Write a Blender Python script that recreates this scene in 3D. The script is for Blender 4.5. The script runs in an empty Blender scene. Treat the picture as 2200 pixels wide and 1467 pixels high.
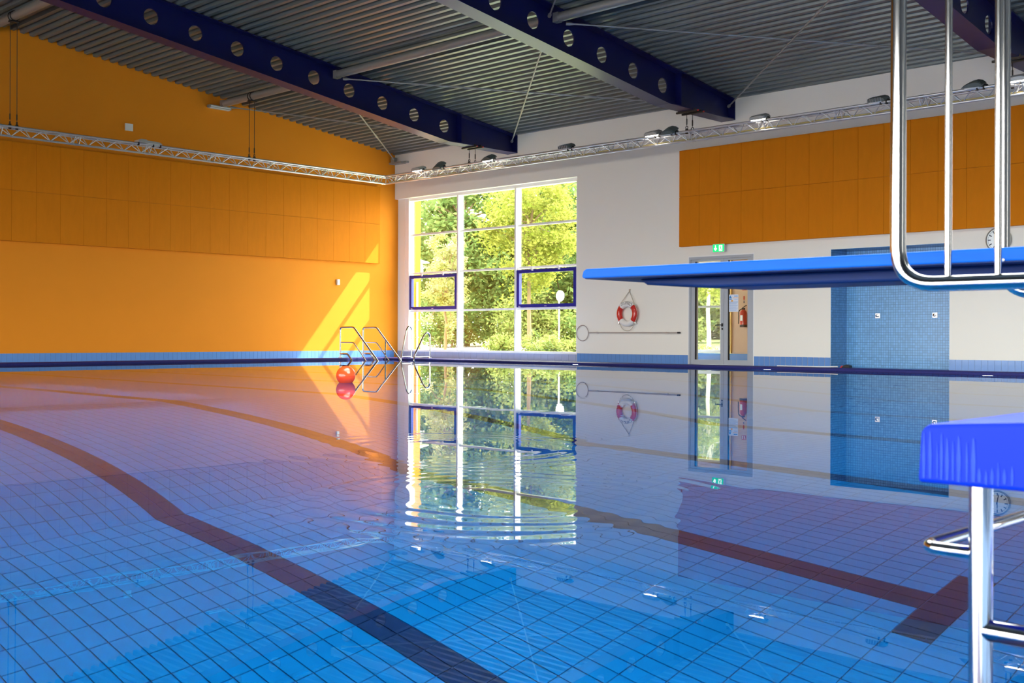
import bpy, math, random
from mathutils import Vector, Matrix

scene = bpy.context.scene
COL = scene.collection

# ------------------------------------------------------------------ camera
cam_d = bpy.data.cameras.new('camera')
cam_d.sensor_width = 36.0
cam_d.lens = 36.0 * 2441.4 / 2200.0
cam_d.shift_y = -11.1 / 2200.0
cam_d.clip_start = 0.05
cam_d.clip_end = 400.0
cam_d.dof.use_dof = True
cam_d.dof.focus_distance = 16.0
cam_d.dof.aperture_fstop = 11.0
cam = bpy.data.objects.new('camera', cam_d)
COL.objects.link(cam)
cam.location = (24.733, -20.786, 0.60)
YAW = 0.76882
cam.rotation_euler = (Matrix.Rotation(YAW, 3, 'Z') @ Matrix.Rotation(math.pi / 2, 3, 'X')
                      @ Matrix.Rotation(0.00329, 3, 'Z')).to_euler()
scene.camera = cam

# ------------------------------------------------------------------ sky, sun, exposure
SKY = 5.0
world = bpy.data.worlds.new('hazy_sky')
scene.world = world
world.use_nodes = True
wn = world.node_tree
wn.nodes['Background'].inputs[0].default_value = (1.0, 0.975, 0.93, 1.0)
wn.nodes['Background'].inputs[1].default_value = SKY

sun_d = bpy.data.lights.new('sun', 'SUN')
sun_d.energy = 6.5
sun_d.angle = math.radians(0.8)
sun_d.color = (1.0, 0.93, 0.80)
sun = bpy.data.objects.new('sun', sun_d)
COL.objects.link(sun)
sun.rotation_euler = Vector((-0.45, -1.0, -1.21)).to_track_quat('-Z', 'Y').to_euler()
sun.location = (10, 20, 25)


def portal(name, loc, direction, sx, sy):
    d = bpy.data.lights.new(name, 'AREA')
    d.shape = 'RECTANGLE'
    d.size = sx
    d.size_y = sy
    d.cycles.is_portal = True
    o = bpy.data.objects.new(name, d)
    COL.objects.link(o)
    o.location = loc
    o.rotation_euler = Vector(direction).to_track_quat('-Z', 'Y').to_euler()
    return o


portal('daylight_portal_back', (16.0, -27.1, 1.8), (0, 1, 0), 27.0, 2.8)
portal('daylight_portal_roof', (21.0, -12.0, 7.5), (0, -0.134, -0.991), 16.0, 7.0)
portal('daylight_portal_far', (3.5, 0.33, 2.3), (0, -1, 0), 6.4, 4.2)

vs = scene.view_settings
vs.view_transform = 'Standard'
vs.look = 'None'
vs.gamma = 1.0
vs.use_curve_mapping = False
vs.exposure = 1.58

cy = scene.cycles
cy.max_bounces = 10
cy.diffuse_bounces = 4
cy.glossy_bounces = 5
cy.transmission_bounces = 6
cy.transparent_max_bounces = 16
cy.caustics_reflective = True
cy.caustics_refractive = True
cy.sample_clamp_indirect = 8.0
cy.use_denoising = True
cy.use_adaptive_sampling = True
cy.adaptive_threshold = 0.04


# ------------------------------------------------------------------ materials
def srgb(r, g, b):
    def f(c):
        c /= 255.0
        return c / 12.92 if c <= 0.04045 else ((c + 0.055) / 1.055) ** 2.4
    return (f(r), f(g), f(b))


def mat(name, color, rough=0.5, metal=0.0, spec=0.5, emit=None, estr=0.0, noise=None, coat=0.0):
    m = bpy.data.materials.new(name)
    m.use_nodes = True
    nt = m.node_tree
    b = nt.nodes['Principled BSDF']
    b.inputs['Base Color'].default_value = (*color, 1)
    b.inputs['Roughness'].default_value = rough
    b.inputs['Metallic'].default_value = metal
    b.inputs['Specular IOR Level'].default_value = spec
    if coat:
        b.inputs['Coat Weight'].default_value = coat
        b.inputs['Coat Roughness'].default_value = 0.08
    if emit:
        b.inputs['Emission Color'].default_value = (*emit, 1)
        b.inputs['Emission Strength'].default_value = estr
    if noise:                                  # (scale vector, amount) soft mottling of the colour
        (sx, sy, sz), amt = noise
        g = nt.nodes.new('ShaderNodeNewGeometry')
        mp = nt.nodes.new('ShaderNodeMapping')
        mp.inputs['Scale'].default_value = (sx, sy, sz)
        n = nt.nodes.new('ShaderNodeTexNoise')
        n.inputs['Scale'].default_value = 1.0
        n.inputs['Detail'].default_value = 4.0
        n.inputs['Roughness'].default_value = 0.65
        mx = nt.nodes.new('ShaderNodeMix')
        mx.data_type = 'RGBA'
        mx.inputs['A'].default_value = (*[c * (1 - amt) for c in color], 1)
        mx.inputs['B'].default_value = (*[min(1, c * (1 + amt)) for c in color], 1)
        nt.links.new(g.outputs['Position'], mp.inputs['Vector'])
        nt.links.new(mp.outputs['Vector'], n.inputs['Vector'])
        nt.links.new(n.outputs['Fac'], mx.inputs['Factor'])
        nt.links.new(mx.outputs['Result'], b.inputs['Base Color'])
    return m


def mosaic(name, color, joint, size, rough=0.25, var=0.12, grout=0.07, spec=0.5):
    """small square tiles laid on vertical faces: u = x + y, v = z"""
    m = bpy.data.materials.new(name)
    m.use_nodes = True
    nt = m.node_tree
    b = nt.nodes['Principled BSDF']
    b.inputs['Roughness'].default_value = rough
    b.inputs['Specular IOR Level'].default_value = spec
    g = nt.nodes.new('ShaderNodeNewGeometry')
    s = nt.nodes.new('ShaderNodeSeparateXYZ')
    a = nt.nodes.new('ShaderNodeMath')
    c = nt.nodes.new('ShaderNodeCombineXYZ')
    t = nt.nodes.new('ShaderNodeTexBrick')
    t.offset = 0.0
    t.squash = 1.0
    t.inputs['Scale'].default_value = 1.0
    t.inputs['Brick Width'].default_value = size
    t.inputs['Row Height'].default_value = size
    t.inputs['Mortar Size'].default_value = size * grout
    t.inputs['Color1'].default_value = (*[x * (1 - var) for x in color], 1)
    t.inputs['Color2'].default_value = (*[x * (1 + var) for x in color], 1)
    t.inputs['Mortar'].default_value = (*joint, 1)
    L = nt.links.new
    L(g.outputs['Position'], s.inputs[0])
    L(s.outputs['X'], a.inputs[0])
    L(s.outputs['Y'], a.inputs[1])
    L(a.outputs[0], c.inputs['X'])
    L(s.outputs['Z'], c.inputs['Y'])
    L(c.outputs[0], t.inputs['Vector'])
    L(t.outputs['Color'], b.inputs['Base Color'])
    return m


def glass_mat(name, tint=(1, 1, 1), ior=1.5):
    m = bpy.data.materials.new(name)
    m.use_nodes = True
    nt = m.node_tree
    nt.nodes.clear()
    out = nt.nodes.new('ShaderNodeOutputMaterial')
    mx = nt.nodes.new('ShaderNodeMixShader')
    tr = nt.nodes.new('ShaderNodeBsdfTransparent')
    gl = nt.nodes.new('ShaderNodeBsdfGlossy')
    fr = nt.nodes.new('ShaderNodeFresnel')
    fr.inputs['IOR'].default_value = ior
    tr.inputs['Color'].default_value = (*tint, 1)
    gl.inputs['Roughness'].default_value = 0.0
    L = nt.links.new
    ge = nt.nodes.new('ShaderNodeNewGeometry')      # same reflectance on the front and back face of the pane
    io = nt.nodes.new('ShaderNodeMapRange')
    io.inputs['To Min'].default_value = ior
    io.inputs['To Max'].default_value = 1.0 / ior
    L(ge.outputs['Backfacing'], io.inputs['Value'])
    L(io.outputs[0], fr.inputs['IOR'])
    L(fr.outputs[0], mx.inputs[0])
    L(tr.outputs[0], mx.inputs[1])
    L(gl.outputs[0], mx.inputs[2])
    L(mx.outputs[0], out.inputs['Surface'])
    return m


def leaf_mat(name, c1, c2, trans=0.45):
    m = bpy.data.materials.new(name)
    m.use_nodes = True
    nt = m.node_tree
    nt.nodes.clear()
    out = nt.nodes.new('ShaderNodeOutputMaterial')
    mx = nt.nodes.new('ShaderNodeMixShader')
    mx.inputs[0].default_value = trans
    d = nt.nodes.new('ShaderNodeBsdfDiffuse')
    t = nt.nodes.new('ShaderNodeBsdfTranslucent')
    g = nt.nodes.new('ShaderNodeNewGeometry')
    n = nt.nodes.new('ShaderNodeTexNoise')
    n.inputs['Scale'].default_value = 2.3
    n.inputs['Detail'].default_value = 3.0
    rp = nt.nodes.new('ShaderNodeMapRange')
    rp.inputs['From Min'].default_value = 0.35
    rp.inputs['From Max'].default_value = 0.65
    c = nt.nodes.new('ShaderNodeMix')
    c.data_type = 'RGBA'
    c.inputs['A'].default_value = (*c1, 1)
    c.inputs['B'].default_value = (*c2, 1)
    L = nt.links.new
    L(g.outputs['Position'], n.inputs['Vector'])
    L(n.outputs['Fac'], rp.inputs['Value'])
    L(rp.outputs[0], c.inputs['Factor'])
    L(c.outputs['Result'], d.inputs['Color'])
    L(c.outputs['Result'], t.inputs['Color'])
    L(d.outputs[0], mx.inputs[1])
    L(t.outputs[0], mx.inputs[2])
    L(mx.outputs[0], out.inputs['Surface'])
    return m


def water_mat():
    m = bpy.data.materials.new('pool_water')
    m.use_nodes = True
    nt = m.node_tree
    nt.nodes.clear()
    out = nt.nodes.new('ShaderNodeOutputMaterial')
    rf = nt.nodes.new('ShaderNodeBsdfRefraction')
    rf.inputs['IOR'].default_value = 1.333
    rf.inputs['Roughness'].default_value = 0.0
    rf.inputs['Color'].default_value = (0.90, 0.985, 1.0, 1)
    gs = nt.nodes.new('ShaderNodeBsdfGlossy')
    gs.inputs['Roughness'].default_value = 0.0
    fr = nt.nodes.new('ShaderNodeFresnel')
    fr.inputs['IOR'].default_value = 1.333
    pw_ = nt.nodes.new('ShaderNodeMath')
    pw_.operation = 'POWER'
    pw_.inputs[1].default_value = 1.12
    mx = nt.nodes.new('ShaderNodeMixShader')
    L = nt.links.new
    g = nt.nodes.new('ShaderNodeNewGeometry')

    def noise(scale, detail, stretch=(1, 1, 1), rot=0.0):
        mp = nt.nodes.new('ShaderNodeMapping')
        mp.inputs['Scale'].default_value = stretch
        mp.inputs['Rotation'].default_value = (0, 0, rot)
        n = nt.nodes.new('ShaderNodeTexNoise')
        n.inputs['Scale'].default_value = scale
        n.inputs['Detail'].default_value = detail
        n.inputs['Roughness'].default_value = 0.5
        L(g.outputs['Position'], mp.inputs['Vector'])
        L(mp.outputs[0], n.inputs['Vector'])
        return n.outputs['Fac']

    def math_(op, a, b):
        n = nt.nodes.new('ShaderNodeMath')
        n.operation = op
        for i, v in enumerate((a, b)):
            if isinstance(v, (int, float)):
                n.inputs[i].default_value = v
            else:
                L(v, n.inputs[i])
        return n.outputs[0]

    def ramp(v, a, b, lo=0.0, hi=1.0):
        n = nt.nodes.new('ShaderNodeMapRange')
        n.interpolation_type = 'SMOOTHSTEP'
        n.inputs['From Min'].default_value = a
        n.inputs['From Max'].default_value = b
        n.inputs['To Min'].default_value = lo
        n.inputs['To Max'].default_value = hi
        L(v, n.inputs['Value'])
        return n.outputs[0]

    # calm swell everywhere, finer ripples in patches, rings where drops fell in
    calm = math_('MULTIPLY', noise(1.1, 2.0), 0.00030)
    patch = ramp(noise(0.30, 1.0), 0.50, 0.68)
    fine = math_('MULTIPLY', math_('MULTIPLY', noise(6.0, 2.0, (1.0, 0.55, 1.0), 0.77), patch), 0.00028)
    h = math_('ADD', calm, fine)
    for (cx, cy_, r0, freq, amp) in ((21.75, -17.75, 0.75, 46.0, 0.00034), (20.3, -16.6, 0.9, 40.0, 0.00022)):
        vs_ = nt.nodes.new('ShaderNodeVectorMath')
        vs_.operation = 'DISTANCE'
        L(g.outputs['Position'], vs_.inputs[0])
        vs_.inputs[1].default_value = (cx, cy_, 0)
        d = math_('ADD', vs_.outputs['Value'], math_('MULTIPLY', noise(1.5, 1.0), 0.25))
        env = ramp(math_('ABSOLUTE', math_('SUBTRACT', d, r0), 0.0), 0.0, 0.45, 1.0, 0.0)
        w = math_('SINE', math_('MULTIPLY', d, freq), 0.0)
        h = math_('ADD', h, math_('MULTIPLY', math_('MULTIPLY', w, env), amp))
    bp = nt.nodes.new('ShaderNodeBump')
    bp.inputs['Strength'].default_value = 1.0
    bp.inputs['Distance'].default_value = 1.0
    L(h, bp.inputs['Height'])
    for nd in (rf, gs, fr):
        L(bp.outputs[0], nd.inputs['Normal'])
    L(fr.outputs[0], pw_.inputs[0])
    L(pw_.outputs[0], mx.inputs[0])
    L(rf.outputs[0], mx.inputs[1])
    L(gs.outputs[0], mx.inputs[2])
    L(mx.outputs[0], out.inputs['Surface'])
    return m


ORANGE = (0.76, 0.252, 0.012)
M = dict(
    orange=mat('orange_paint', ORANGE, 0.75, spec=0.2, noise=((0.8, 0.8, 0.8), 0.05)),
    orange_panel=mat('orange_panel_board', (0.64, 0.195, 0.003), 0.75, spec=0.15, noise=((9, 9, 2.2), 0.10)),
    panel_groove=mat('panel_groove', (0.45, 0.14, 0.002), 0.8),
    low_bounce=mat('dark_low_bounce_wall', (0.10, 0.11, 0.12), 0.7),  # added dark finish for the unseen walls, soaks up bounced light
    white=mat('white_plaster', (0.84, 0.815, 0.755), 0.8, noise=((0.5, 0.5, 0.5), 0.02)),
    wframe=mat('white_window_frame', (0.86, 0.86, 0.86), 0.35),
    ceiling=mat('galvanised_deck', (0.150, 0.182, 0.188), 0.34, metal=0.25, noise=((0.4, 2, 2), 0.06)),
    galv=mat('grey_steel_tube', (0.34, 0.34, 0.32), 0.4, metal=0.4),
    navy=mat('navy_beam_paint', (0.002, 0.005, 0.085), 0.35, noise=((0.6, 0.6, 0.6), 0.08)),
    blue_frame=mat('blue_vent_frame', (0.005, 0.015, 0.27), 0.35),
    deck=mat('blue_deck_tile', (0.16, 0.26, 0.48), 0.35, noise=((3, 3, 3), 0.06)),
    base_tile=mat('blue_base_tile', (0.115, 0.27, 0.62), 0.22, noise=((4, 4, 4), 0.07)),
    base_joint=mat('pale_tile_joint', (0.30, 0.36, 0.50), 0.8),
    shower=mosaic('light_blue_mosaic', (0.15, 0.40, 0.72), (0.06, 0.17, 0.38), 0.05),
    rim=mosaic('navy_mosaic', (0.010, 0.014, 0.125), (0.035, 0.034, 0.14), 0.022, rough=0.5, spec=0.15),
    tile=mat('pool_tile_blue', (0.0003, 0.096, 0.315), 0.7, spec=0.03, noise=((1.7, 1.7, 1.7), 0.10)),
    tile_dark=mat('pool_tile_navy', (0.003, 0.014, 0.060), 0.7, spec=0.03, noise=((1.7, 1.7, 1.7), 0.12)),
    grout=mat('pool_joint_dark', (0.001, 0.027, 0.115), 0.8),
    basin=mosaic('pool_wall_tile', (0.010, 0.28, 0.80), (0.003, 0.07, 0.30), 0.098, grout=0.06, rough=0.7, spec=0.03),
    steel=mat('polished_steel', (0.62, 0.62, 0.61), 0.10, metal=1.0),
    satin=mat('satin_aluminium', (0.72, 0.73, 0.74), 0.28, metal=0.9),
    truss=mat('truss_aluminium', (0.74, 0.75, 0.77), 0.35, metal=0.75),
    cable=mat('yellow_cable', (0.45, 0.36, 0.12), 0.6),
    lamp=mat('lamp_housing_grey', (0.10, 0.125, 0.12), 0.4),
    lamp_light=mat('lamp_housing_silver', (0.45, 0.47, 0.46), 0.35, metal=0.3),
    lamp_on=mat('lamp_glass_lit', (1, 0.95, 0.88), 0.2, emit=(1.0, 0.92, 0.80), estr=3.5),
    lens=mat('underwater_lens', (1, 1, 1), 0.3, emit=(1.0, 0.98, 0.95), estr=22.0),
    lamp_off=mat('lamp_glass_unlit', (0.70, 0.72, 0.70), 0.15),
    door=mat('grey_door_frame', (0.40, 0.43, 0.48), 0.4),
    black=mat('black_plastic', (0.012, 0.012, 0.014), 0.4),
    iron=mat('dark_chain', (0.05, 0.045, 0.04), 0.5, metal=0.5),
    red=mat('red_gloss', (0.56, 0.020, 0.014), 0.28, coat=0.3),
    redball=mat('red_orange_float', (0.90, 0.075, 0.014), 0.25, coat=0.5),
    ringwhite=mat('ring_white', (0.82, 0.80, 0.78), 0.35),
    rope=mat('beige_rope', (0.52, 0.47, 0.38), 0.8),
    pole=mat('rescue_pole_grey', (0.38, 0.32, 0.29), 0.5),
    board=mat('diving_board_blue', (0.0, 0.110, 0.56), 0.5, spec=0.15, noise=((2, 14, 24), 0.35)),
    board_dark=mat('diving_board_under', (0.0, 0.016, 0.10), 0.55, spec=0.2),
    block=mat('starting_block_blue', (0.0, 0.026, 0.50), 0.45, spec=0.15),
    block_streak=mat('pale_streak', (0.0, 0.050, 0.56), 0.3, spec=0.3),
    green=mat('exit_green', (0.0, 0.42, 0.10), 0.4, emit=(0.0, 0.60, 0.16), estr=0.45),
    signwhite=mat('sign_white', (0.9, 0.95, 0.85), 0.4, emit=(0.9, 1.0, 0.8), estr=0.55),
    paper=mat('paper', (0.70, 0.76, 0.90), 0.7),
    print_blue=mat('print_blue', (0.03, 0.25, 0.62), 0.7),
    print_pale=mat('print_pale_blue', (0.36, 0.50, 0.78), 0.7),
    print_orange=mat('print_orange', (0.80, 0.38, 0.05), 0.7),
    ink=mat('ink', (0.05, 0.06, 0.10), 0.6),
    plastic=mat('white_plastic', (0.80, 0.80, 0.78), 0.4),
    clockface=mat('clock_face', (0.88, 0.93, 0.95), 0.3),
    peach=mat('peach_wall', (0.70, 0.46, 0.33), 0.8),
    yellow=mat('yellow_post', (0.80, 0.50, 0.17), 0.7),
    glass=glass_mat('window_glass', (0.96, 0.985, 0.97)),
    water=water_mat(),
    grass=mat('meadow', (0.22, 0.26, 0.09), 0.9, noise=((0.6, 0.6, 0.6), 0.35)),
    path=mat('pale_path', (0.52, 0.50, 0.47), 0.9),
    bark=mat('bark', (0.16, 0.11, 0.06), 0.9, noise=((6, 6, 1), 0.3)),
    birch=mat('birch_bark', (0.45, 0.42, 0.34), 0.8, noise=((3, 3, 6), 0.3)),
    leaf_main=leaf_mat('leaf_yellow_green', (0.153, 0.198, 0.027), (0.318, 0.332, 0.076)),
    leaf_back=leaf_mat('leaf_mid_green', (0.080, 0.152, 0.043), (0.218, 0.290, 0.094)),
    leaf_pale=leaf_mat('leaf_pale', (0.262, 0.284, 0.077), (0.393, 0.393, 0.207)),
    leaf_shrub=leaf_mat('leaf_shrub', (0.117, 0.170, 0.037), (0.287, 0.319, 0.106)),
)


# ------------------------------------------------------------------ mesh tools
class MB:
    def __init__(self):
        self.v, self.f, self.m = [], [], []

    def add(self, vs, fs, mi=0):
        o = len(self.v)
        self.v += [tuple(p) for p in vs]
        self.f += [tuple(i + o for i in f) for f in fs]
        self.m += [mi] * len(fs)
        return self

    def box(self, x0, x1, y0, y1, z0, z1, mi=0):
        return self.add([(x0, y0, z0), (x1, y0, z0), (x1, y1, z0), (x0, y1, z0),
                         (x0, y0, z1), (x1, y0, z1), (x1, y1, z1), (x0, y1, z1)],
                        [(0, 3, 2, 1), (4, 5, 6, 7), (0, 1, 5, 4), (1, 2, 6, 5), (2, 3, 7, 6), (3, 0, 4, 7)], mi)

    def prism(self, poly, a, b, axis, mi=0):
        """closed polygon in the two other axes, extruded along axis from a to b"""
        n = len(poly)

        def P(p, t):
            return {'X': (t, p[0], p[1]), 'Y': (p[0], t, p[1]), 'Z': (p[0], p[1], t)}[axis]
        vs = [P(p, a) for p in poly] + [P(p, b) for p in poly]
        fs = [tuple(range(n))[::-1], tuple(range(n, 2 * n))]
        fs += [(i, (i + 1) % n, n + (i + 1) % n, n + i) for i in range(n)]
        return self.add(vs, fs, mi)

    def tube(self, pts, r, seg=10, closed=False, caps=True, mi=0):
        pts = [Vector(p) for p in pts]
        n = len(pts)
        T = []
        for i in range(n):
            if closed:
                t = pts[(i + 1) % n] - pts[i - 1]
            else:
                t = pts[min(i + 1, n - 1)] - pts[max(i - 1, 0)]
            T.append(t.normalized())
        up = Vector((0, 0, 1)) if abs(T[0].z) < 0.9 else Vector((1, 0, 0))
        nrm = (up - T[0] * up.dot(T[0])).normalized()
        vs = []
        for i in range(n):
            if i:
                nrm = nrm - T[i] * nrm.dot(T[i])
                nrm.normalize()
            bi = T[i].cross(nrm)
            rr = r[i] if isinstance(r, (list, tuple)) else r
            for k in range(seg):
                a = 2 * math.pi * k / seg
                vs.append(pts[i] + (nrm * math.cos(a) + bi * math.sin(a)) * rr)
        fs = []
        for i in range(n if closed else n - 1):
            j = (i + 1) % n
            for k in range(seg):
                l = (k + 1) % seg
                fs.append((i * seg + k, i * seg + l, j * seg + l, j * seg + k))
        if caps and not closed:
            fs.append(tuple(range(seg))[::-1])
            fs.append(tuple(range((n - 1) * seg, n * seg)))
        return self.add(vs, fs, mi)

    def lathe(self, prof, c, axis='Z', seg=24, mi=0):
        """profile [(radius, height)] turned about the axis through c"""
        c = Vector(c)
        vs = []
        for (r, h) in prof:
            for k in range(seg):
                a = 2 * math.pi * k / seg
                p, q = r * math.cos(a), r * math.sin(a)
                vs.append(c + Vector({'Z': (p, q, h), 'Y': (p, h, q), 'X': (h, p, q)}[axis]))
        n = len(prof)
        fs = [(i * seg + k, i * seg + (k + 1) % seg, (i + 1) * seg + (k + 1) % seg, (i + 1) * seg + k)
              for i in range(n - 1) for k in range(seg)]
        fs.append(tuple(range(seg))[::-1])
        fs.append(tuple(range((n - 1) * seg, n * seg)))
        return self.add(vs, fs, mi)

    def torus(self, c, R, r, axis='Y', a0=0.0, a1=2 * math.pi, n=40, seg=12, mi=0):
        pts = []
        full = abs(a1 - a0 - 2 * math.pi) < 1e-6
        for i in range(n if full else n + 1):
            a = a0 + (a1 - a0) * i / n
            p, q = R * math.cos(a), R * math.sin(a)
            pts.append(Vector(c) + Vector({'Y': (p, 0, q), 'Z': (p, q, 0), 'X': (0, p, q)}[axis]))
        return self.tube(pts, r, seg, closed=full, mi=mi)

    def mesh(self, name, mats, org=(0, 0, 0), smooth=False):
        me = bpy.data.meshes.new(name)
        ox, oy, oz = org
        me.from_pydata([(x - ox, y - oy, z - oz) for (x, y, z) in self.v], [], self.f)
        for m in (mats if isinstance(mats, (list, tuple)) else [mats]):
            me.materials.append(M[m] if isinstance(m, str) else m)
        if any(self.m):
            me.polygons.foreach_set('material_index', self.m)
        if smooth:
            me.polygons.foreach_set('use_smooth', [True] * len(me.polygons))
            try:
                me.set_sharp_from_angle(angle=math.radians(40))
            except Exception:
                pass
        me.update()
        return me


ORG = {}


def link(o, parent=None):
    COL.objects.link(o)
    if parent is not None:
        o.parent = parent
    return o


def thing(name, label, cat, loc, group=None, kind=None):
    o = link(bpy.data.objects.new(name, None))
    o.empty_display_size = 0.1
    o.location = loc
    o['label'] = label
    o['category'] = cat
    if group:
        o['group'] = group
    if kind:
        o['kind'] = kind
    ORG[o.name] = Vector(loc)
    return o


def part(name, mb, mats, parent, smooth=False, label=None, kind=None, bevel=0.0):
    org = ORG[parent.name]
    o = link(bpy.data.objects.new(name, mb.mesh(name, mats, org, smooth)), parent)
    ORG[o.name] = org
    if label:
        o['label'] = label
    if kind:
        o['kind'] = kind
    if bevel:
        b = o.modifiers.new('bevel', 'BEVEL')
        b.width = bevel
        b.segments = 3
        b.limit_method = 'ANGLE'
    return o


def solo(name, mb, mats, label, cat, loc, group=None, smooth=False, kind=None, bevel=0.0):
    o = link(bpy.data.objects.new(name, mb.mesh(name, mats, loc, smooth)))
    o.location = loc
    o['label'] = label
    o['category'] = cat
    if group:
        o['group'] = group
    if kind:
        o['kind'] = kind
    ORG[o.name] = Vector(loc)
    if bevel:
        b = o.modifiers.new('bevel', 'BEVEL')
        b.width = bevel
        b.segments = 3
        b.limit_method = 'ANGLE'
    return o


def structure(name, mb, mats, label, cat, smooth=False):
    return solo(name, mb, mats, label, cat, (0, 0, 0), kind='structure', smooth=smooth)


def piece(name, me, loc, parent):
    """one of many alike pieces that share mesh data"""
    o = bpy.data.objects.new(name, me)
    COL.objects.link(o)
    o.parent = parent
    o.location = Vector(loc) - ORG[parent.name]
    return o


def bend(pts, rad, n=6):
    """polyline with rounded corners"""
    pts = [Vector(p) for p in pts]
    out = [pts[0]]
    for i in range(1, len(pts) - 1):
        a, b, c = pts[i - 1], pts[i], pts[i + 1]
        u, w = (a - b), (c - b)
        r = min(rad, u.length * 0.49, w.length * 0.49)
        p, q = b + u.normalized() * r, b + w.normalized() * r
        for k in range(n + 1):
            t = k / n
            out.append(p * (1 - t) ** 2 + b * 2 * t * (1 - t) + q * t * t)
    out.append(pts[-1])
    return out


def glyphs(text, size):
    """2-D outline faces of a line of lettering, as (verts, faces, width)"""
    cu = bpy.data.curves.new('lettering', 'FONT')
    cu.body = text
    cu.size = size
    cu.align_x = 'CENTER'
    cu.align_y = 'CENTER'
    o = bpy.data.objects.new('lettering', cu)
    COL.objects.link(o)
    bpy.context.view_layer.update()
    me = bpy.data.meshes.new_from_object(o.evaluated_get(bpy.context.evaluated_depsgraph_get()))
    vs = [v.co.copy() for v in me.vertices]
    fs = [tuple(p.vertices) for p in me.polygons]
    bpy.data.objects.remove(o)
    bpy.data.curves.remove(cu)
    bpy.data.meshes.remove(me)
    return vs, fs


def roof(y):
    return 5.70 - 0.135 * y


# ================================================================== the shell
XR, YB, YF = 32.0, -27.0, 0.35          # right wall, back wall, outer face of the far wall
PX0, PX1, PY0, PY1 = 2.10, 24.06, -22.0, -2.12   # water edges
DECK = -0.01

# left wall with the raised orange panels
mb = MB().prism([(0.97, -0.3), (0.97, 5.6), (YF, roof(YF) + 0.1), (YB, roof(YB) + 0.1), (YB, -0.3)], -0.3, 0.0, 'X')
wall_left = structure('wall_left', mb, ['orange'], 'orange painted end wall on the left', 'wall')
back_board = MB().box(0.0, 0.075, -14.75, -0.615, 2.63, 4.72)
part('panel_backing', back_board, ['panel_groove'], wall_left)
pw = 0.5335
for col in range(27):
    y1 = -0.615 - col * pw
    for row, (z0, z1) in enumerate(((2.612, 3.697), (3.703, 4.742))):
        if col == 0:
            me_key = ('left_panel', row)
        if col == 0:
            lp = MB().box(0.0, 0.10, -(pw - 0.004) / 2, (pw - 0.004) / 2, z0, z1)
            if row == 0:
                lp0 = lp.mesh('acoustic_panel', ['orange_panel'])
            else:
                lp1 = lp.mesh('acoustic_panel', ['orange_panel'])
        piece('acoustic_panel', lp0 if row == 0 else lp1, (0.0, y1 - pw / 2, 0), wall_left)

# far wall with its openings
DX0, DX1, DZ = 10.07, 11.71, 2.355
SX0, SX1, SZ, SD = 13.50, 15.91, 2.36, 0.64
WX1, WZ1 = 6.795, 4.46
mb = MB()
TOP = 5.95
for (x0, x1, z0, z1) in ((WX1, DX0, -0.3, TOP), (DX1, SX0, -0.3, TOP), (SX1, XR, -0.3, TOP),
                         (0.0, WX1, WZ1, TOP), (DX0, DX1, DZ, TOP), (SX0, SX1, SZ, TOP)):
    mb.box(x0, x1, 0.0, YF, z0, z1)
mb.box(0.0, 0.31, 0.12, YF, -0.3, WZ1)                 # pier beside the window
mb.box(0.31, WX1, 0.12, YF, -0.3, 0.17)                # low wall under the window
wall_far = structure('wall_far', mb, ['white'], 'white long wall with window, door and shower niche', 'wall')

part('panel_backing', MB().box(9.88, 19.6, -0.075, 0.0, 2.62, 4.70), ['panel_groove'], wall_far)
edges = [9.866 + 0.5330 * k for k in range(19)]
fp = [MB().box(-(0.533 - 0.005) / 2, (0.533 - 0.005) / 2, -0.10, 0.0, z0, z1).mesh('acoustic_panel', ['orange_panel'])
      for (z0, z1) in ((2.596, 3.692), (3.698, 4.722))]
for k in range(18):
    for row in (0, 1):
        piece('acoustic_panel', fp[row], (9.866 + 0.533 * (k + 0.5), 0, 0), wall_far)

# shower niche lining
mb = MB()
mb.box(SX0 - 0.2, SX1 + 0.2, SD, SD + 0.1, -0.3, SZ + 0.2)
mb.box(SX0 - 0.06, SX0 + 0.008, 0.001, SD, -0.3, SZ - 0.008)
mb.box(SX1 - 0.008, SX1 + 0.06, 0.001, SD, -0.3, SZ - 0.008)
mb.box(SX0 - 0.06, SX1 + 0.06, 0.001, SD, SZ - 0.008, SZ + 0.06)
structure('trim_1', mb, ['shower'], 'light blue mosaic lining of the shower niche', 'mosaic lining')

# unseen walls, darkened to cut bounced light; the back one lets daylight in
def wall_with_windows(name, horizontal, label):
    m_ = MB()
    if horizontal:       # back wall along x
        for (x0, x1, z0, z1) in ((-0.3, XR + 0.3, -0.3, 0.40), (-0.3, XR + 0.3, 3.2, roof(YB) + 0.2),
                                 (-0.3, 2.4, 0.40, 3.2), (29.6, XR + 0.3, 0.40, 3.2)):
            m_.box(x0, x1, YB - 0.3, YB, z0, z1)
        for k in range(1, 9):
            x = 2.4 + 27.2 * k / 9
            m_.box(x - 0.05, x + 0.05, YB - 0.25, YB - 0.05, 0.40, 3.2)
    else:
        m_.prism([(YF, -0.3), (YF, roof(YF) + 0.45), (YB, roof(YB) + 0.2), (YB, -0.3)], XR, XR + 0.3, 'X')
    return structure(name, m_, ['low_bounce'], label, 'wall')


wall_with_windows('wall_back', True, 'glazed dark wall behind the camera')
wall_with_windows('wall_right', False, 'dark wall at the right end of the hall')

# profiled steel roof deck, ribs running along x
pitch = 0.205
SKY0, SKY1 = 0.40 - 43 * pitch, 0.40 - 77 * pitch   # roof light over the right end of the pool
SKX0, SKX1 = 13.0, 29.0
mb = MB()


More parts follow.
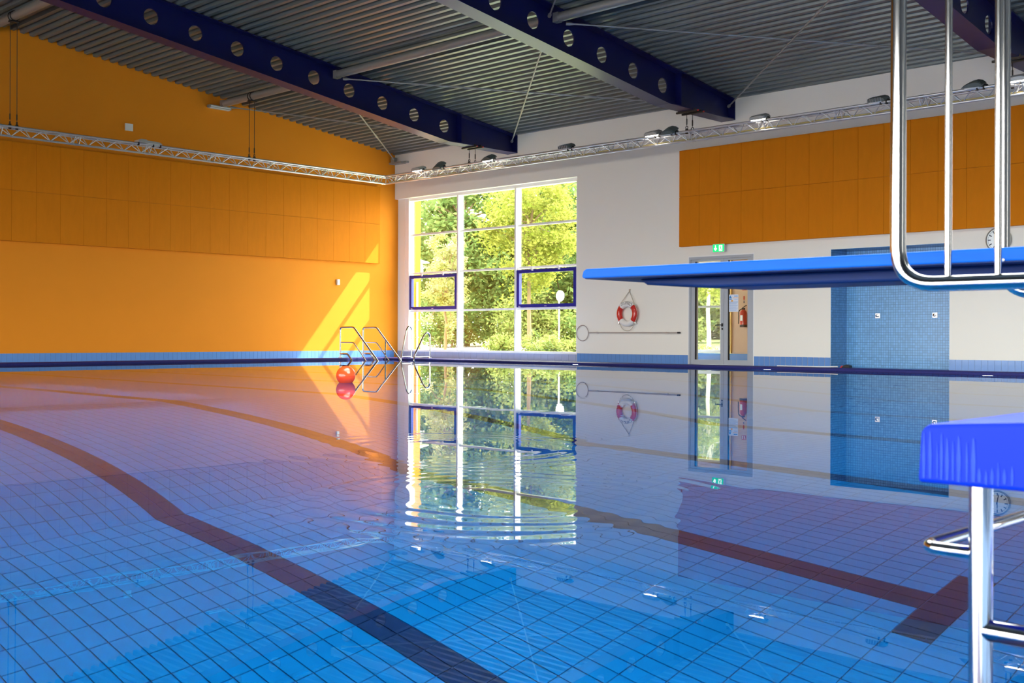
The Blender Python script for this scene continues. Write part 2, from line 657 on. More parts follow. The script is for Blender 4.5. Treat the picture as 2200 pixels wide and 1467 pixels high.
def deck_run(ya, n_rib, xa, xb):
    prof = []
    for k in range(n_rib):
        yk = ya - k * pitch
        prof += [(yk, 0.0), (yk - 0.072, 0.0), (yk - 0.092, 0.075), (yk - 0.185, 0.075)]
    prof.append((ya - n_rib * pitch, 0.0))
    vs_, fs_ = [], []
    for (py, ph) in prof:
        z = roof(py) + ph
        vs_ += [(xa, py, z), (xb, py, z)]
    for i in range(len(prof) - 1):
        fs_.append((2 * i, 2 * i + 1, 2 * i + 3, 2 * i + 2))
    mb.add(vs_, fs_)
    y0_, y1_ = prof[0][0], prof[-1][0]
    mb.prism([(y0_, roof(y0_) + 0.10), (y1_, roof(y1_) + 0.10), (y1_, roof(y1_) + 0.25), (y0_, roof(y0_) + 0.25)], xa, xb, 'X')


deck_run(0.40, 43, -0.25, XR + 0.25)
deck_run(SKY1, 58, -0.25, XR + 0.25)
deck_run(SKY0, 34, -0.25, SKX0)
deck_run(SKY0, 34, SKX1, XR + 0.25)
structure('ceiling', mb, ['ceiling'], 'grey trapezoidal steel roof deck sloping up from the far wall', 'ceiling')
w3 = thing('window_3', 'large roof light in the steel deck above the right end of the pool', 'roof light', (21.0, -12.0, roof(-12.0)), kind='structure')
cb = MB()  # deep unseen upstand, added to block grazing daylight on the upper walls
for (xa, xb, ya, yb) in ((SKX0 - 0.06, SKX0, SKY1, SKY0), (SKX1, SKX1 + 0.06, SKY1, SKY0), (SKX0 - 0.06, SKX1 + 0.06, SKY0, SKY0 + 0.06), (SKX0 - 0.06, SKX1 + 0.06, SKY1 - 0.06, SKY1)):
    cb.prism([(ya, roof(ya) - 0.45), (yb, roof(yb) - 0.45), (yb, roof(yb) + 0.2), (ya, roof(ya) + 0.2)], xa, xb, 'X')
part('light_baffle', cb, ['galv'], w3)
for k in range(5):
    xk = SKX0 + 4.0 * k
    part('bar', MB().prism([(SKY0, roof(SKY0)), (SKY1, roof(SKY1)), (SKY1, roof(SKY1) + 0.15), (SKY0, roof(SKY0) + 0.15)], xk - 0.04, xk + 0.04, 'X'), ['wframe'], w3)
    if k < 4:
        part('pane', MB().prism([(SKY0, roof(SKY0) + 0.10), (SKY1, roof(SKY1) + 0.10), (SKY1, roof(SKY1) + 0.108), (SKY0, roof(SKY0) + 0.108)], xk + 0.04, xk + 3.96, 'X'), ['glass'], w3)

# deck around the pool and the niche floor
mb = MB()
mb.box(-0.1, PX0 - 0.28, YB, 0.12, -0.35, DECK)
mb.box(PX0 - 0.28, XR, PY1 + 0.28, 0.12, -0.35, DECK)
mb.box(PX1 + 0.25, XR, YB, PY1 + 0.28, -0.35, DECK)
mb.box(PX0 - 0.28, PX1 + 0.25, YB, PY0 - 0.25, -0.35, DECK)
mb.box(DX0, DX1, 0.12, YF, -0.35, DECK)
mb.box(SX0, SX1, 0.12, SD, -0.35, DECK)
structure('floor', mb, ['deck'], 'blue tiled deck around the pool', 'floor')

# raised navy rim of the pool
RZ = 0.052
mb = MB()
mb.prism([(PX0 - 0.28, DECK - 0.1), (PX0 - 0.26, RZ - 0.01), (PX0 - 0.22, RZ), (PX0 - 0.05, RZ), (PX0, RZ - 0.02), (PX0, -0.5),
          (PX0 - 0.28, -0.5)], PY0 - 0.25, PY1 + 0.28, 'Y')
mb.prism([(PY1 + 0.28, DECK - 0.1), (PY1 + 0.26, RZ - 0.01), (PY1 + 0.22, RZ), (PY1 + 0.05, RZ), (PY1, RZ - 0.02), (PY1, -0.5),
          (PY1 + 0.28, -0.5)], PX0 - 0.28, PX1 + 0.25, 'X')
mb.box(PX1, PX1 + 0.25, PY0 - 0.25, PY1, -0.5, 0.0)
mb.box(PX0, PX1, PY0 - 0.25, PY0, -0.5, 0.0)
structure('trim_2', mb, ['rim'], 'navy mosaic rim around the pool', 'pool rim')

# ------------------------------------------------------------------ base tiles
def base_strip(name, label, runs, face, width=0.118):
    """runs: (start, end) along the wall; face(along) -> placement; every tile is its own piece"""
    root = thing(name, label, 'baseboard', (0, 0, 0), kind='structure')
    bk = MB()
    for (a, b, off) in runs:
        if face == 'far':
            bk.box(a, b, off - 0.004, off, DECK, 0.192)
        else:
            bk.box(0.0, 0.004, a, b, DECK, 0.192)
    part('joint_bed', bk, ['base_joint'], root)
    if face == 'far':
        me = MB().box(-width / 2 + 0.002, width / 2 - 0.002, -0.010, 0.0, DECK, 0.195).mesh('base_tile', ['base_tile'])
    else:
        me = MB().box(0.0, 0.010, -width / 2 + 0.002, width / 2 - 0.002, DECK, 0.195).mesh('base_tile', ['base_tile'])
    for (a, b, off) in runs:
        n = max(1, int((b - a) / width))
        w = (b - a) / n
        for k in range(n):
            c = a + (k + 0.5) * w
            piece('base_tile', me, (c, off, 0) if face == 'far' else (0, c, 0), root)
    return root


base_strip('baseboard_far', 'blue glazed tile skirting under the white long wall',
           [(6.81, DX0 - 0.02, 0.0), (DX1 + 0.02, SX0, 0.0), (SX1, 19.6, 0.0)], 'far')
base_strip('baseboard_left', 'blue glazed tile skirting under the orange wall',
           [(-14.6, -0.02, 0.0)], 'left')
root = thing('baseboard_window', 'pale tile skirting in the recess below the big window', 'baseboard', (0, 0, 0), kind='structure')
me = MB().box(-0.112, 0.112, -0.012, 0.0, DECK, 0.185).mesh('base_tile', [mat('pale_lilac_tile', (0.36, 0.40, 0.58), 0.25)])
part('joint_bed', MB().box(0.0, 6.79, 0.114, 0.12, DECK, 0.18), ['base_joint'], root)
for k in range(29):
    piece('base_tile', me, (0.12 + 0.2300 * k, 0.12, 0), root)

# ------------------------------------------------------------------ pool basin, tiles and water
TX, TY, GX, GY = 0.1955, 0.0980, 19.345, -17.32
BK0, BK1 = GX - 23 * TX, GX - 5 * TX      # where the bottom starts and stops falling


def depth(x):
    if x <= BK0:
        return 0.45
    if x < BK1:
        return 0.45 + (x - BK0) / (BK1 - BK0) * 2.60
    return 3.05


mb = MB()
xs = [PX0, BK0, BK1, PX1]
for a, b in zip(xs, xs[1:]):
    mb.add([(a, PY0, -depth(a) - 0.006), (b, PY0, -depth(b) - 0.006), (b, PY1, -depth(b) - 0.006), (a, PY1, -depth(a) - 0.006)],
           [(0, 1, 2, 3)])
pool_floor = structure('floor_pool', mb, ['grout'], 'sloping pool bottom of small blue tiles with navy lane lines', 'pool floor')
mb = MB()
side = [(PX0, 0.0), (PX0, -0.46), (BK0, -0.46), (BK1, -3.06), (PX1, -3.06), (PX1, 0.0)]
for yy in (PY0, PY1):
    mb.add([(px, yy, pz) for (px, pz) in side], [tuple(range(6))])
mb.add([(PX1, PY0, 0), (PX1, PY1, 0), (PX1, PY1, -3.06), (PX1, PY0, -3.06)], [(0, 1, 2, 3)])
mb.add([(PX0, PY0, 0), (PX0, PY1, 0), (PX0, PY1, -0.46), (PX0, PY0, -0.46)], [(0, 1, 2, 3)])
structure('wall_pool', mb, ['basin'], 'blue tiled side walls of the pool basin', 'pool wall')

lane_y = [-17.32 + 1.963 * k for k in range(-1, 8)]
tiles = []
ix0, ix1 = int(math.ceil((PX0 - GX) / TX)), int(math.floor((PX1 - GX) / TX))
iy0, iy1 = int(math.ceil((PY0 - GY) / TY)), int(math.floor((PY1 - GY) / TY))
cx, cyy = cam.location.x, cam.location.y
vd = (-math.sin(YAW), math.cos(YAW))
vr = (math.cos(YAW), math.sin(YAW))
for i in range(ix0, ix1):
    xa, xb = GX + i * TX, GX + (i + 1) * TX
    xm = (xa + xb) / 2
    for j in range(iy0, iy1):
        ya, yb = GY + j * TY, GY + (j + 1) * TY
        ym = (ya + yb) / 2
        dark = False
        for k, ly in enumerate(lane_y):
            l0 = GY + round((ly - GY) / TY) * TY
            if l0 - 1e-4 < ya and yb < l0 + 2 * TY + 1e-4 and xm < GX + 16 * TX:
                dark = True
            if GX + 15 * TX < xm < GX + 16 * TX and l0 - 3.1 * TY < ya and yb < l0 + 5.1 * TY:
                dark = True
        dep = (xm - cx) * vd[0] + (ym - cyy) * vd[1]
        lat = (xm - cx) * vr[0] + (ym - cyy) * vr[1]
        tiles.append((xa, xb, ya, yb, dark, dep, lat))
near = sorted((t[5], n) for n, t in enumerate(tiles) if t[5] > 4.45 and abs(t[6]) < 0.435 * t[5])
near = set(n for _, n in near[:300])
g = 0.0030
hx, hy = TX / 2 - g, TY / 2 - g
tile_me = {}
for dk in (False, True):
    tile_me[dk] = MB().box(-hx, hx, -hy, hy, -0.006, 0.0).mesh('floor_tile', ['tile_dark' if dk else 'tile'])
V, F, MI = [], [], []
for n, (xa, xb, ya, yb, dark, dep, lat) in enumerate(tiles):
    if n in near:
        piece('floor_tile', tile_me[dark], ((xa + xb) / 2, (ya + yb) / 2, -3.05), pool_floor)
        continue
    x0, x1, y0, y1 = xa + g, xb - g, ya + g, yb - g
    z0, z1 = -depth(x0), -depth(x1)
    o = len(V)
    V += [(x0, y0, z0), (x1, y0, z1), (x1, y1, z1), (x0, y1, z0),
          (x0, y0, z0 - 0.006), (x1, y0, z1 - 0.006), (x1, y1, z1 - 0.006), (x0, y1, z0 - 0.006)]
    F += [(o, o + 1, o + 2, o + 3), (o, o + 4, o + 5, o + 1), (o + 1, o + 5, o + 6, o + 2),
          (o + 2, o + 6, o + 7, o + 3), (o + 3, o + 7, o + 4, o)]
    MI += [1 if dark else 0] * 5
mb = MB()
mb.v, mb.f, mb.m = V, F, MI
part('floor_tiles_beyond', mb, ['tile', 'tile_dark'], pool_floor, kind='stuff')

mb = MB().add([(PX0, PY0, 0), (PX1, PY0, 0), (PX1, PY1, 0), (PX0, PY1, 0)], [(0, 1, 2, 3)])
solo('pool_water', mb, ['water'], 'still clear water filling the pool, mirroring the walls', 'water', (0, 0, 0), kind='stuff')

# ================================================================== big window
win = thing('window_1', 'tall white framed window of three columns with two blue vents', 'window', (3.4, 0.2, 0.2), kind='structure')
Y0, Y1 = 0.135, 0.315
part('outer_frame', MB().box(0.31, 0.464, Y0 - 0.01, Y1, 0.17, WZ1).box(6.66, WX1, Y0, Y1, 0.17, WZ1)
     .box(0.464, 6.66, Y0 + 0.02, Y1, 4.385, WZ1).box(0.31, WX1, Y0 - 0.05, Y1, 0.17, 0.222), ['wframe'], win)
for x in (2.43, 4.58):
    part('mullion', MB().box(x, x + 0.055, Y0 - 0.01, Y1, 0.222, 4.385), ['wframe'], win)
colx = [(0.464, 2.43), (2.485, 4.58), (4.635, 6.66)]
rows = [(0.222, 1.30), (1.30, 2.35), (2.35, 3.43), (3.43, 4.385)]
for c, (xa, xb) in enumerate(colx):
    for z in (1.30, 2.35, 3.43):
        part('transom', MB().box(xa, xb, Y0 + 0.06, Y1 - 0.01, z - 0.025, z + 0.025), ['wframe'], win)
    for r, (za, zb) in enumerate(rows):
        if r == 1 and c != 1:
            xa2, xb2 = xa + 0.02, xb - 0.01
            t, w = 0.01, 0.085
            z0, z1 = za + 0.03, zb - 0.06
            vent = part('vent_sash', MB().box(xa2, xa2 + w, Y0, Y0 + 0.09, z0, z1).box(xb2 - w, xb2, Y0, Y0 + 0.09, z0, z1)
                        .box(xa2 + w, xb2 - w, Y0, Y0 + 0.09, z0, z0 + w).box(xa2 + w, xb2 - w, Y0, Y0 + 0.09, z1 - w, z1),
                        ['blue_frame'], win, label='blue framed tilting vent sash')
            part('pane', MB().box(xa2 + w, xb2 - w, Y0 + 0.04, Y0 + 0.048, z0 + w, z1 - w), ['glass'], vent)
            for fx in (0.27, 0.72):
                xx = xa2 + (xb2 - xa2) * fx
                part('catch', MB().box(xx - 0.05, xx + 0.04, Y0 - 0.03, Y0, z1 + 0.0, z1 + 0.03).box(xx, xx + 0.04, Y0 - 0.03, Y0, z1 - 0.035, z1),
                     ['wframe'], vent)
            part('opener_bar', MB().tube([(xa2, Y0 - 0.01, z1 + 0.018), (xb2, Y0 - 0.01, z1 + 0.018)], 0.007, 6), ['satin'], vent)
            for fx in (0.03, 0.48):
                xx = xa2 + (xb2 - xa2) * fx
                part('badge', MB().box(xx, xx + 0.07, Y0 - 0.006, Y0, z0 + 0.025, z0 + 0.037), ['wframe'], vent)
        else:
            part('pane', MB().box(xa, xb, 0.240, 0.248, za + 0.025, zb - 0.025), ['glass'], win)

# ================================================================== door with two leaves
dr = thing('door_1', 'grey double door with two tall glass panes', 'door', ((DX0 + DX1) / 2, 0.05, DECK), kind='structure')
d0, d1 = -0.012, 0.06
part('door_frame', MB().box(DX0, DX0 + 0.05, d0, 0.10, DECK, DZ).box(DX1 - 0.05, DX1, d0, 0.10, DECK, DZ)
     .box(DX0 + 0.05, DX1 - 0.05, d0, 0.10, DZ - 0.055, DZ), ['door'], dr)
part('door_surround', MB().box(DX0 - 0.025, DX0, -0.004, 0.0, DECK, DZ + 0.025).box(DX1, DX1 + 0.02, -0.004, 0.0, DECK, DZ + 0.025)
     .box(DX0, DX1, -0.004, 0.0, DZ, DZ + 0.025), ['wframe'], dr)
for (xa, xb) in ((DX0 + 0.055, 10.975), (10.981, DX1 - 0.055)):
    gx0, gx1 = xa + 0.10, xb - 0.085
    leaf = part('door_leaf', MB().box(xa, gx0, 0.0, d1, DECK + 0.01, DZ - 0.06).box(gx1, xb, 0.0, d1, DECK + 0.01, DZ - 0.06)
                .box(gx0, gx1, 0.0, d1, DECK + 0.01, 0.105).box(gx0, gx1, 0.0, d1, DZ - 0.10, DZ - 0.06), ['door'], dr)
    part('pane', MB().box(gx0, gx1, 0.028, 0.036, 0.105, DZ - 0.10), ['glass'], leaf)
    part('seal', MB().box(gx0, gx0 + 0.014, 0.004, 0.05, 0.105, DZ - 0.10), ['black'], leaf)
    if xb < 11:
        part('handle', MB().box(10.925, 10.960, -0.02, 0.0, 0.825, 0.895).tube(bend([(10.942, -0.01, 0.862), (10.942, -0.055, 0.862), (10.80, -0.055, 0.855)], 0.02), 0.011, 8),
             ['black'], leaf, label='black lever handle')
        part('lock', MB().lathe([(0.001, -0.012), (0.017, -0.012), (0.017, 0.0)], (10.943, 0, 0.785), 'Y', 12).box(10.928, 10.958, -0.012, 0.0, 0.755, 0.785),
             ['black'], leaf)

# ================================================================== roof steel
BX = (4.62, 11.072, 17.526)
beam_labels = ('navy steel roof beam with round holes, nearest the orange wall',
               'navy steel roof beam with round holes, middle one above the door',
               'navy steel roof beam with round holes at far right behind the railings')


def beam_bottom(y):
    return 5.265 if y > -2.35 else 5.265 - 0.1405 * (y + 2.35)


YE = -22.0
for bi, bx in enumerate(BX):
    root = thing('roof_beam', beam_labels[bi], 'beam', (bx, 0.0, 5.3), 'navy roof beams')
    # web: strips between holes, each hole an octadecagon cut out of its cell
    hole_y = [-0.393 - 0.951 * k - 1.97 for k in range(0, 21)]
    hr = 0.155
    wb = MB()
    tw = 0.012
    cells = [0.0] + [hole_y[0] + 0.4755]
    N = 20

    def hz(y):
        return 5.598 + 0.028 - 0.1402 * (y + 2.363)

    def web_quad(ya, yb):
        wb.prism([(ya, beam_bottom(ya)), (ya, roof(ya)), (yb, roof(yb)), (yb, beam_bottom(yb))], bx - tw, bx + tw, 'X')
    web_quad(0.0, -1.887)
    for hy_ in hole_y:
        ya, yb = hy_ + 0.4755, hy_ - 0.4755
        zc = hz(hy_)
        # ring of quads between the cell outline and the hole
        rect = []
        hole = []
        for k in range(N):
            a = 2 * math.pi * (k + 0.5) / N
            ca, sa = math.cos(a), math.sin(a)
            hole.append((hy_ + hr * ca, zc + hr * sa))
            tt = 0.4755 / max(abs(ca), 1e-6)
            yt = hy_ + ca * tt
            zt = zc + sa * tt
            zt_top, zt_bot = roof(yt), beam_bottom(yt)
            if zt > zt_top or zt < zt_bot:
                lo, hi = 0.0, tt
                for _ in range(30):
                    mid = (lo + hi) / 2
                    yy, zz = hy_ + ca * mid, zc + sa * mid
                    if zz > roof(yy) or zz < beam_bottom(yy):
                        hi = mid
                    else:
                        lo = mid
                yt, zt = hy_ + ca * lo, zc + sa * lo
            rect.append((yt, zt))
        corners = [(ya, roof(ya)), (yb, roof(yb)), (yb, beam_bottom(yb)), (ya, beam_bottom(ya))]
        for sx in (-tw, tw):
            vsx = [(bx + sx, p[0], p[1]) for p in rect] + [(bx + sx, p[0], p[1]) for p in hole]
            fsx = [(k, (k + 1) % N, N + (k + 1) % N, N + k) for k in range(N)]
            base = len(vsx)
            vsx += [(bx + sx, c[0], c[1]) for c in corners]
            # corner fillers
            for ci, c in enumerate(corners):
                ang = math.atan2(c[1] - zc, c[0] - hy_) % (2 * math.pi)
                k = int((ang / (2 * math.pi) * N) - 0.5) % N
                fsx.append((k, base + ci, (k + 1) % N))
            wb.add(vsx, fsx)
        vsx = [(bx - tw, p[0], p[1]) for p in hole] + [(bx + tw, p[0], p[1]) for p in hole]
        wb.add(vsx, [(k, (k + 1) % N, N + (k + 1) % N, N + k) for k in range(N)])
    part('web', wb, ['navy'], root)
    fw = 0.18
    ft = 0.022
    ys = [0.0, -2.35, YE]
    fb = MB()
    fb.prism([(y_, beam_bottom(y_) - ft) for y_ in ys] + [(y_, beam_bottom(y_)) for y_ in ys[::-1]], bx - fw, bx + fw, 'X')
    part('bottom_flange', fb, ['navy'], root)
    ftp = MB()
    ftp.prism([(0.0, roof(0.0) - ft - 0.005), (YE, roof(YE) - ft - 0.005), (YE, roof(YE) - 0.005), (0.0, roof(0.0) - 0.005)], bx - fw, bx + fw, 'X')
    part('top_flange', ftp, ['navy'], root)
    part('end_plate', MB().box(bx - fw, bx + fw, -0.02, 0.0, 5.24, 5.69), ['navy'], root)
    for yk in (-1.93, -11.7):
        part('stiffener', MB().box(bx - 0.16, bx + 0.16, yk - 0.008, yk + 0.008, beam_bottom(yk), roof(yk) - 0.02), ['navy'], root)
    # clamps that carry the truss chains
    for dy in (-0.10, 0.10):
        part('girder_clamp', MB().box(bx - 0.26, bx + 0.26, -1.42 + dy - 0.022, -1.42 + dy + 0.022, 5.205, 5.240)
             .box(bx + 0.185, bx + 0.215, -1.42 + dy - 0.022, -1.42 + dy + 0.022, 5.24, 5.275)
             .box(bx - 0.215, bx - 0.185, -1.42 + dy - 0.022, -1.42 + dy + 0.022, 5.24, 5.275), ['iron'], root)
        part('clamp_knob', MB().lathe([(0.012, 0.0), (0.016, 0.01), (0.012, 0.035)], (bx + 0.26, -1.42 + dy, 5.222), 'X', 8), ['red'], root, smooth=True)

# purlin tubes between the beams
spans = [(0.05, BX[0]), (BX[0], BX[1]), (BX[1], BX[2])]
tube_lab = {(0, 0): 'grey round roof tube from the orange wall to the first navy beam',
            (1, 0): 'grey round roof tube between the first and middle navy beams',
            (2, 0): 'grey round roof tube between the middle and right navy beams',
            (0, 1): 'grey round roof tube in the top left corner carrying a chain pair',
            (1, 1): 'grey round roof tube above the frame between first and middle beams',
            (2, 1): 'grey round roof tube above the frame between middle and right beams'}
for row, yk in enumerate((-5.62, -11.25)):
    z = roof(yk) - 0.155
    for si, (xa, xb) in enumerate(spans):
        if row == 1 and si > 0:
            continue
        root = thing('roof_tube', tube_lab[(si, row)], 'pipe', ((xa + xb) / 2, yk, z), 'roof tubes between the beams')
        part('tube', MB().tube([(xa + 0.16, yk, z), (xb - 0.16, yk, z)], 0.085, 20), ['galv'], root, smooth=True)
        part('end_plate', MB().box(xa + 0.03, xa + 0.16, yk - 0.06, yk + 0.06, z - 0.085, z + 0.085), ['galv'], root)
        part('end_plate', MB().box(xb - 0.16, xb - 0.03, yk - 0.06, yk + 0.06, z - 0.085, z + 0.085), ['galv'], root)


def rod(name, label, a, b):
    a, b = Vector(a), Vector(b)
    root = thing(name, label, 'brace rod', a, 'steel bracing rods under the roof')
    d = (b - a).normalized()
    part('rod', MB().tube([a + d * 0.1, b - d * 0.1], 0.016, 8), ['galv'], root, smooth=True)
    m_ = a + (b - a) * 0.66
    part('turnbuckle', MB().tube([m_ - d * 0.14, m_ - d * 0.12, m_ + d * 0.12, m_ + d * 0.14], [0.016, 0.028, 0.028, 0.016], 8), ['galv'], root, smooth=True)
    for p, s in ((a, 1), (b, -1)):
        part('end_fork', MB().tube([p, p + d * s * 0.06, p + d * s * 0.14], [0.035, 0.035, 0.018], 8), ['galv'], root, smooth=True)
    return root


rod('brace_rod', 'thin steel rod running from the roof tube down behind the middle beam', (4.72, -5.45, 6.24), (10.98, -0.15, 5.55))
rod('brace_rod', 'thin steel rod slanting down to the wall end of the first navy beam', (10.98, -5.60, 6.24), (4.74, -0.15, 5.52))
rod('brace_rod', 'thin steel rod slanting down to the bracket in the wall corner', (4.52, -5.60, 6.24), (0.14, -0.16, 5.56))
rod('brace_rod', 'thin steel rod from the orange wall lamp to behind the first navy beam', (0.10, -5.40, 6.26), (4.52, -0.15, 5.53))
rod('brace_rod', 'thin steel rod rising right from the wall end of the middle beam', (11.18, -0.15, 5.52), (17.42, -5.60, 6.24))
rod('brace_rod', 'thin steel rod from the middle beam tube to the right beam foot', (11.18, -5.40, 6.24), (17.42, -0.15, 5.53))
rod('brace_rod', 'short visible steel rod leaving the top edge above the middle beam', (11.18, -5.85, 6.28), (17.42, -11.1, 6.98))
solo('corner_bracket', MB().box(0.0, 0.50, -0.22, -0.02, 5.42, 5.47).box(0.05, 0.20, -0.20, -0.10, 5.47, 5.60)
     .box(0.45, 0.62, -0.12, -0.02, 5.43, 5.48), ['galv'], 'dark steel bracket in the wall corner below the roof', 'bracket', (0.25, -0.1, 5.42))

# ================================================================== lighting trusses
def chords(axis, c, a, b, zt, zb, w):
    def P(along, off, z):
        return (along, c + off, z) if axis == 'X' else (c + off, along, z)
    return P


def make_truss(label, axis, c, a, b, bay0, step):
    zt, zb, w = 4.800, 4.622, 0.115
    P = chords(axis, c, a, b, zt, zb, w)
    root = thing('light_truss', label, 'truss', P((a + b) / 2, 0, zb), 'aluminium lighting trusses')
    for off in (-w, w):
        part('top_chord', MB().tube([P(a, off, zt), P(b, off, zt)], 0.023, 12), ['truss'], root, smooth=True)
    part('bottom_chord', MB().tube([P(a, 0, zb), P(b, 0, zb)], 0.023, 12), ['truss'], root, smooth=True)
    hs = step / 2
    tmpl = {}
    for off in (-w, w):
        for s in (1, -1):
            tmpl[(off, s)] = MB().tube([P(-s * hs / 2, off - (c if False else 0), zt), P(s * hs / 2, 0, zb)], 0.0085, 6, caps=False)
    mes = {}
    for key, t in tmpl.items():
        # centre the template on the truss axis origin
        sh = [(x, y - c, z) if axis == 'X' else (x - c, y, z) for (x, y, z) in t.v]
        t.v = sh
        mes[key] = t.mesh('brace', ['truss'], smooth=True)
    posts = MB().tube([P(0, -w, zt), P(0, 0, zb)], 0.0085, 6, caps=False).tube([P(0, w, zt), P(0, 0, zb)], 0.0085, 6, caps=False)\
        .tube([P(0, -w, zt), P(0, w, zt)], 0.0085, 6, caps=False)
    posts.v = [(x, y - c, z) if axis == 'X' else (x - c, y, z) for (x, y, z) in posts.v]
    post_me = posts.mesh('end_frame', ['truss'], smooth=True)
    cross = MB().tube([P(-hs / 2, -w, zt), P(hs / 2, w, zt)], 0.007, 6, caps=False)
    cross.v = [(x, y - c, z) if axis == 'X' else (x - c, y, z) for (x, y, z) in cross.v]
    cross_me = cross.mesh('brace', ['truss'], smooth=True)
    seg = 4 * step
    t = a
    while t < b - 0.2:
        e = min(t + seg, b)
        for q in (t + 0.06, e - 0.06):
            piece('end_frame', post_me, P(q, 0, 0), root)
        n = int(round((e - t - 0.12) / step))
        for k in range(n):
            x0 = t + 0.06 + k * step
            for off in (-w, w):
                piece('brace', mes[(off, 1)], P(x0 + hs / 2, 0, 0), root)
                piece('brace', mes[(off, -1)], P(x0 + hs * 1.5, 0, 0), root)
            piece('brace', cross_me, P(x0 + hs, 0, 0), root)
        for off in (-w, w):
            part('coupler', MB().tube([P(e - 0.035, off, zt), P(e + 0.035, off, zt)], 0.028, 10), ['satin'], root, smooth=True)
        part('coupler', MB().tube([P(e - 0.035, 0, zb), P(e + 0.035, 0, zb)], 0.028, 10), ['satin'], root, smooth=True)
        t = e
    return root, P


tr1, P1 = make_truss('aluminium lattice truss hung along the orange wall', 'Y', 1.40, -14.8, -1.62, 0, 0.405)
tr2, P2 = make_truss('aluminium lattice truss hung along the white wall carrying the floodlights', 'X', -1.50, 1.52, 20.0, 0, 0.405)
part('corner_block', MB().tube([(1.285, -1.62, 4.80), (1.285, -1.385, 4.80), (1.52, -1.385, 4.80)], 0.022, 10)
     .tube([(1.515, -1.62, 4.80), (1.52, -1.615, 4.80)], 0.022, 10).tube([(1.40, -1.62, 4.622), (1.40, -1.50, 4.622), (1.52, -1.50, 4.622)], 0.022, 10)
     .tube([(1.285, -1.385, 4.80), (1.40, -1.50, 4.622)], 0.010, 8), ['truss'], tr2, smooth=True)
rng = random.Random(4)
pts = []
x = 1.6
while x < 20:
    pts.append((x, -1.50 + rng.uniform(-0.02, 0.02), 4.655 + rng.uniform(-0.008, 0.016)))
    x += 0.3
part('power_cable', MB().tube(pts, 0.014, 6), ['cable'], tr2, smooth=True, label='yellowish power cable lying in the truss')

# hanger chains
def chain(label, x, y_, z0, z1):
    root = thing('hanger_chain', label, 'chain', (x, y_, z0), 'chains holding up the lighting trusses')
    part('wire', MB().tube([(x, y_, z0 + 0.14), (x, y_, z1)], 0.0065, 6), ['iron'], root, smooth=True)
    part('turnbuckle', MB().tube([(x, y_, z0 + 0.15), (x, y_, z0 + 0.17), (x, y_, z0 + 0.27), (x, y_, z0 + 0.29)], [0.006, 0.014, 0.014, 0.006], 8), ['iron'], root, smooth=True)
    part('shackle', MB().torus((x, y_, z0 + 0.10), 0.028, 0.008, 'Y', n=14, seg=6), ['iron'], root, smooth=True)
    part('truss_hook', MB().box(x - 0.022, x + 0.022, y_ - 0.022, y_ + 0.022, z0 - 0.03, z0 + 0.07), ['iron'], root)


for bi, who in enumerate(('first navy beam', 'middle navy beam', 'right navy beam behind the railing')):
    chain('front chain hanging the truss from the ' + who, BX[bi], -1.52, 4.80, 5.205)
    chain('rear chain hanging the truss from the ' + who, BX[bi], -1.32, 4.80, 5.205)
for yk, who in ((-5.62, 'roof tube halfway along the orange wall'), (-11.25, 'roof tube in the top left corner')):
    zt = roof(yk) - 0.155
    for dy, side_ in ((-0.07, 'left'), (0.07, 'right')):
        chain('long %s wire hanging the truss from the %s' % (side_, who), 1.40, yk + dy, 4.80, zt - 0.09)
    solo('tube_sling', MB().torus((1.36, yk, zt), 0.10, 0.010, 'X', n=18, seg=6).torus((1.46, yk, zt), 0.10, 0.010, 'X', n=18, seg=6)
         .box(1.35, 1.47, yk - 0.09, yk + 0.09, zt - 0.125, zt - 0.095), ['iron'],
         'dark sling looped round the ' + who, 'sling', (1.40, yk, zt), smooth=True)

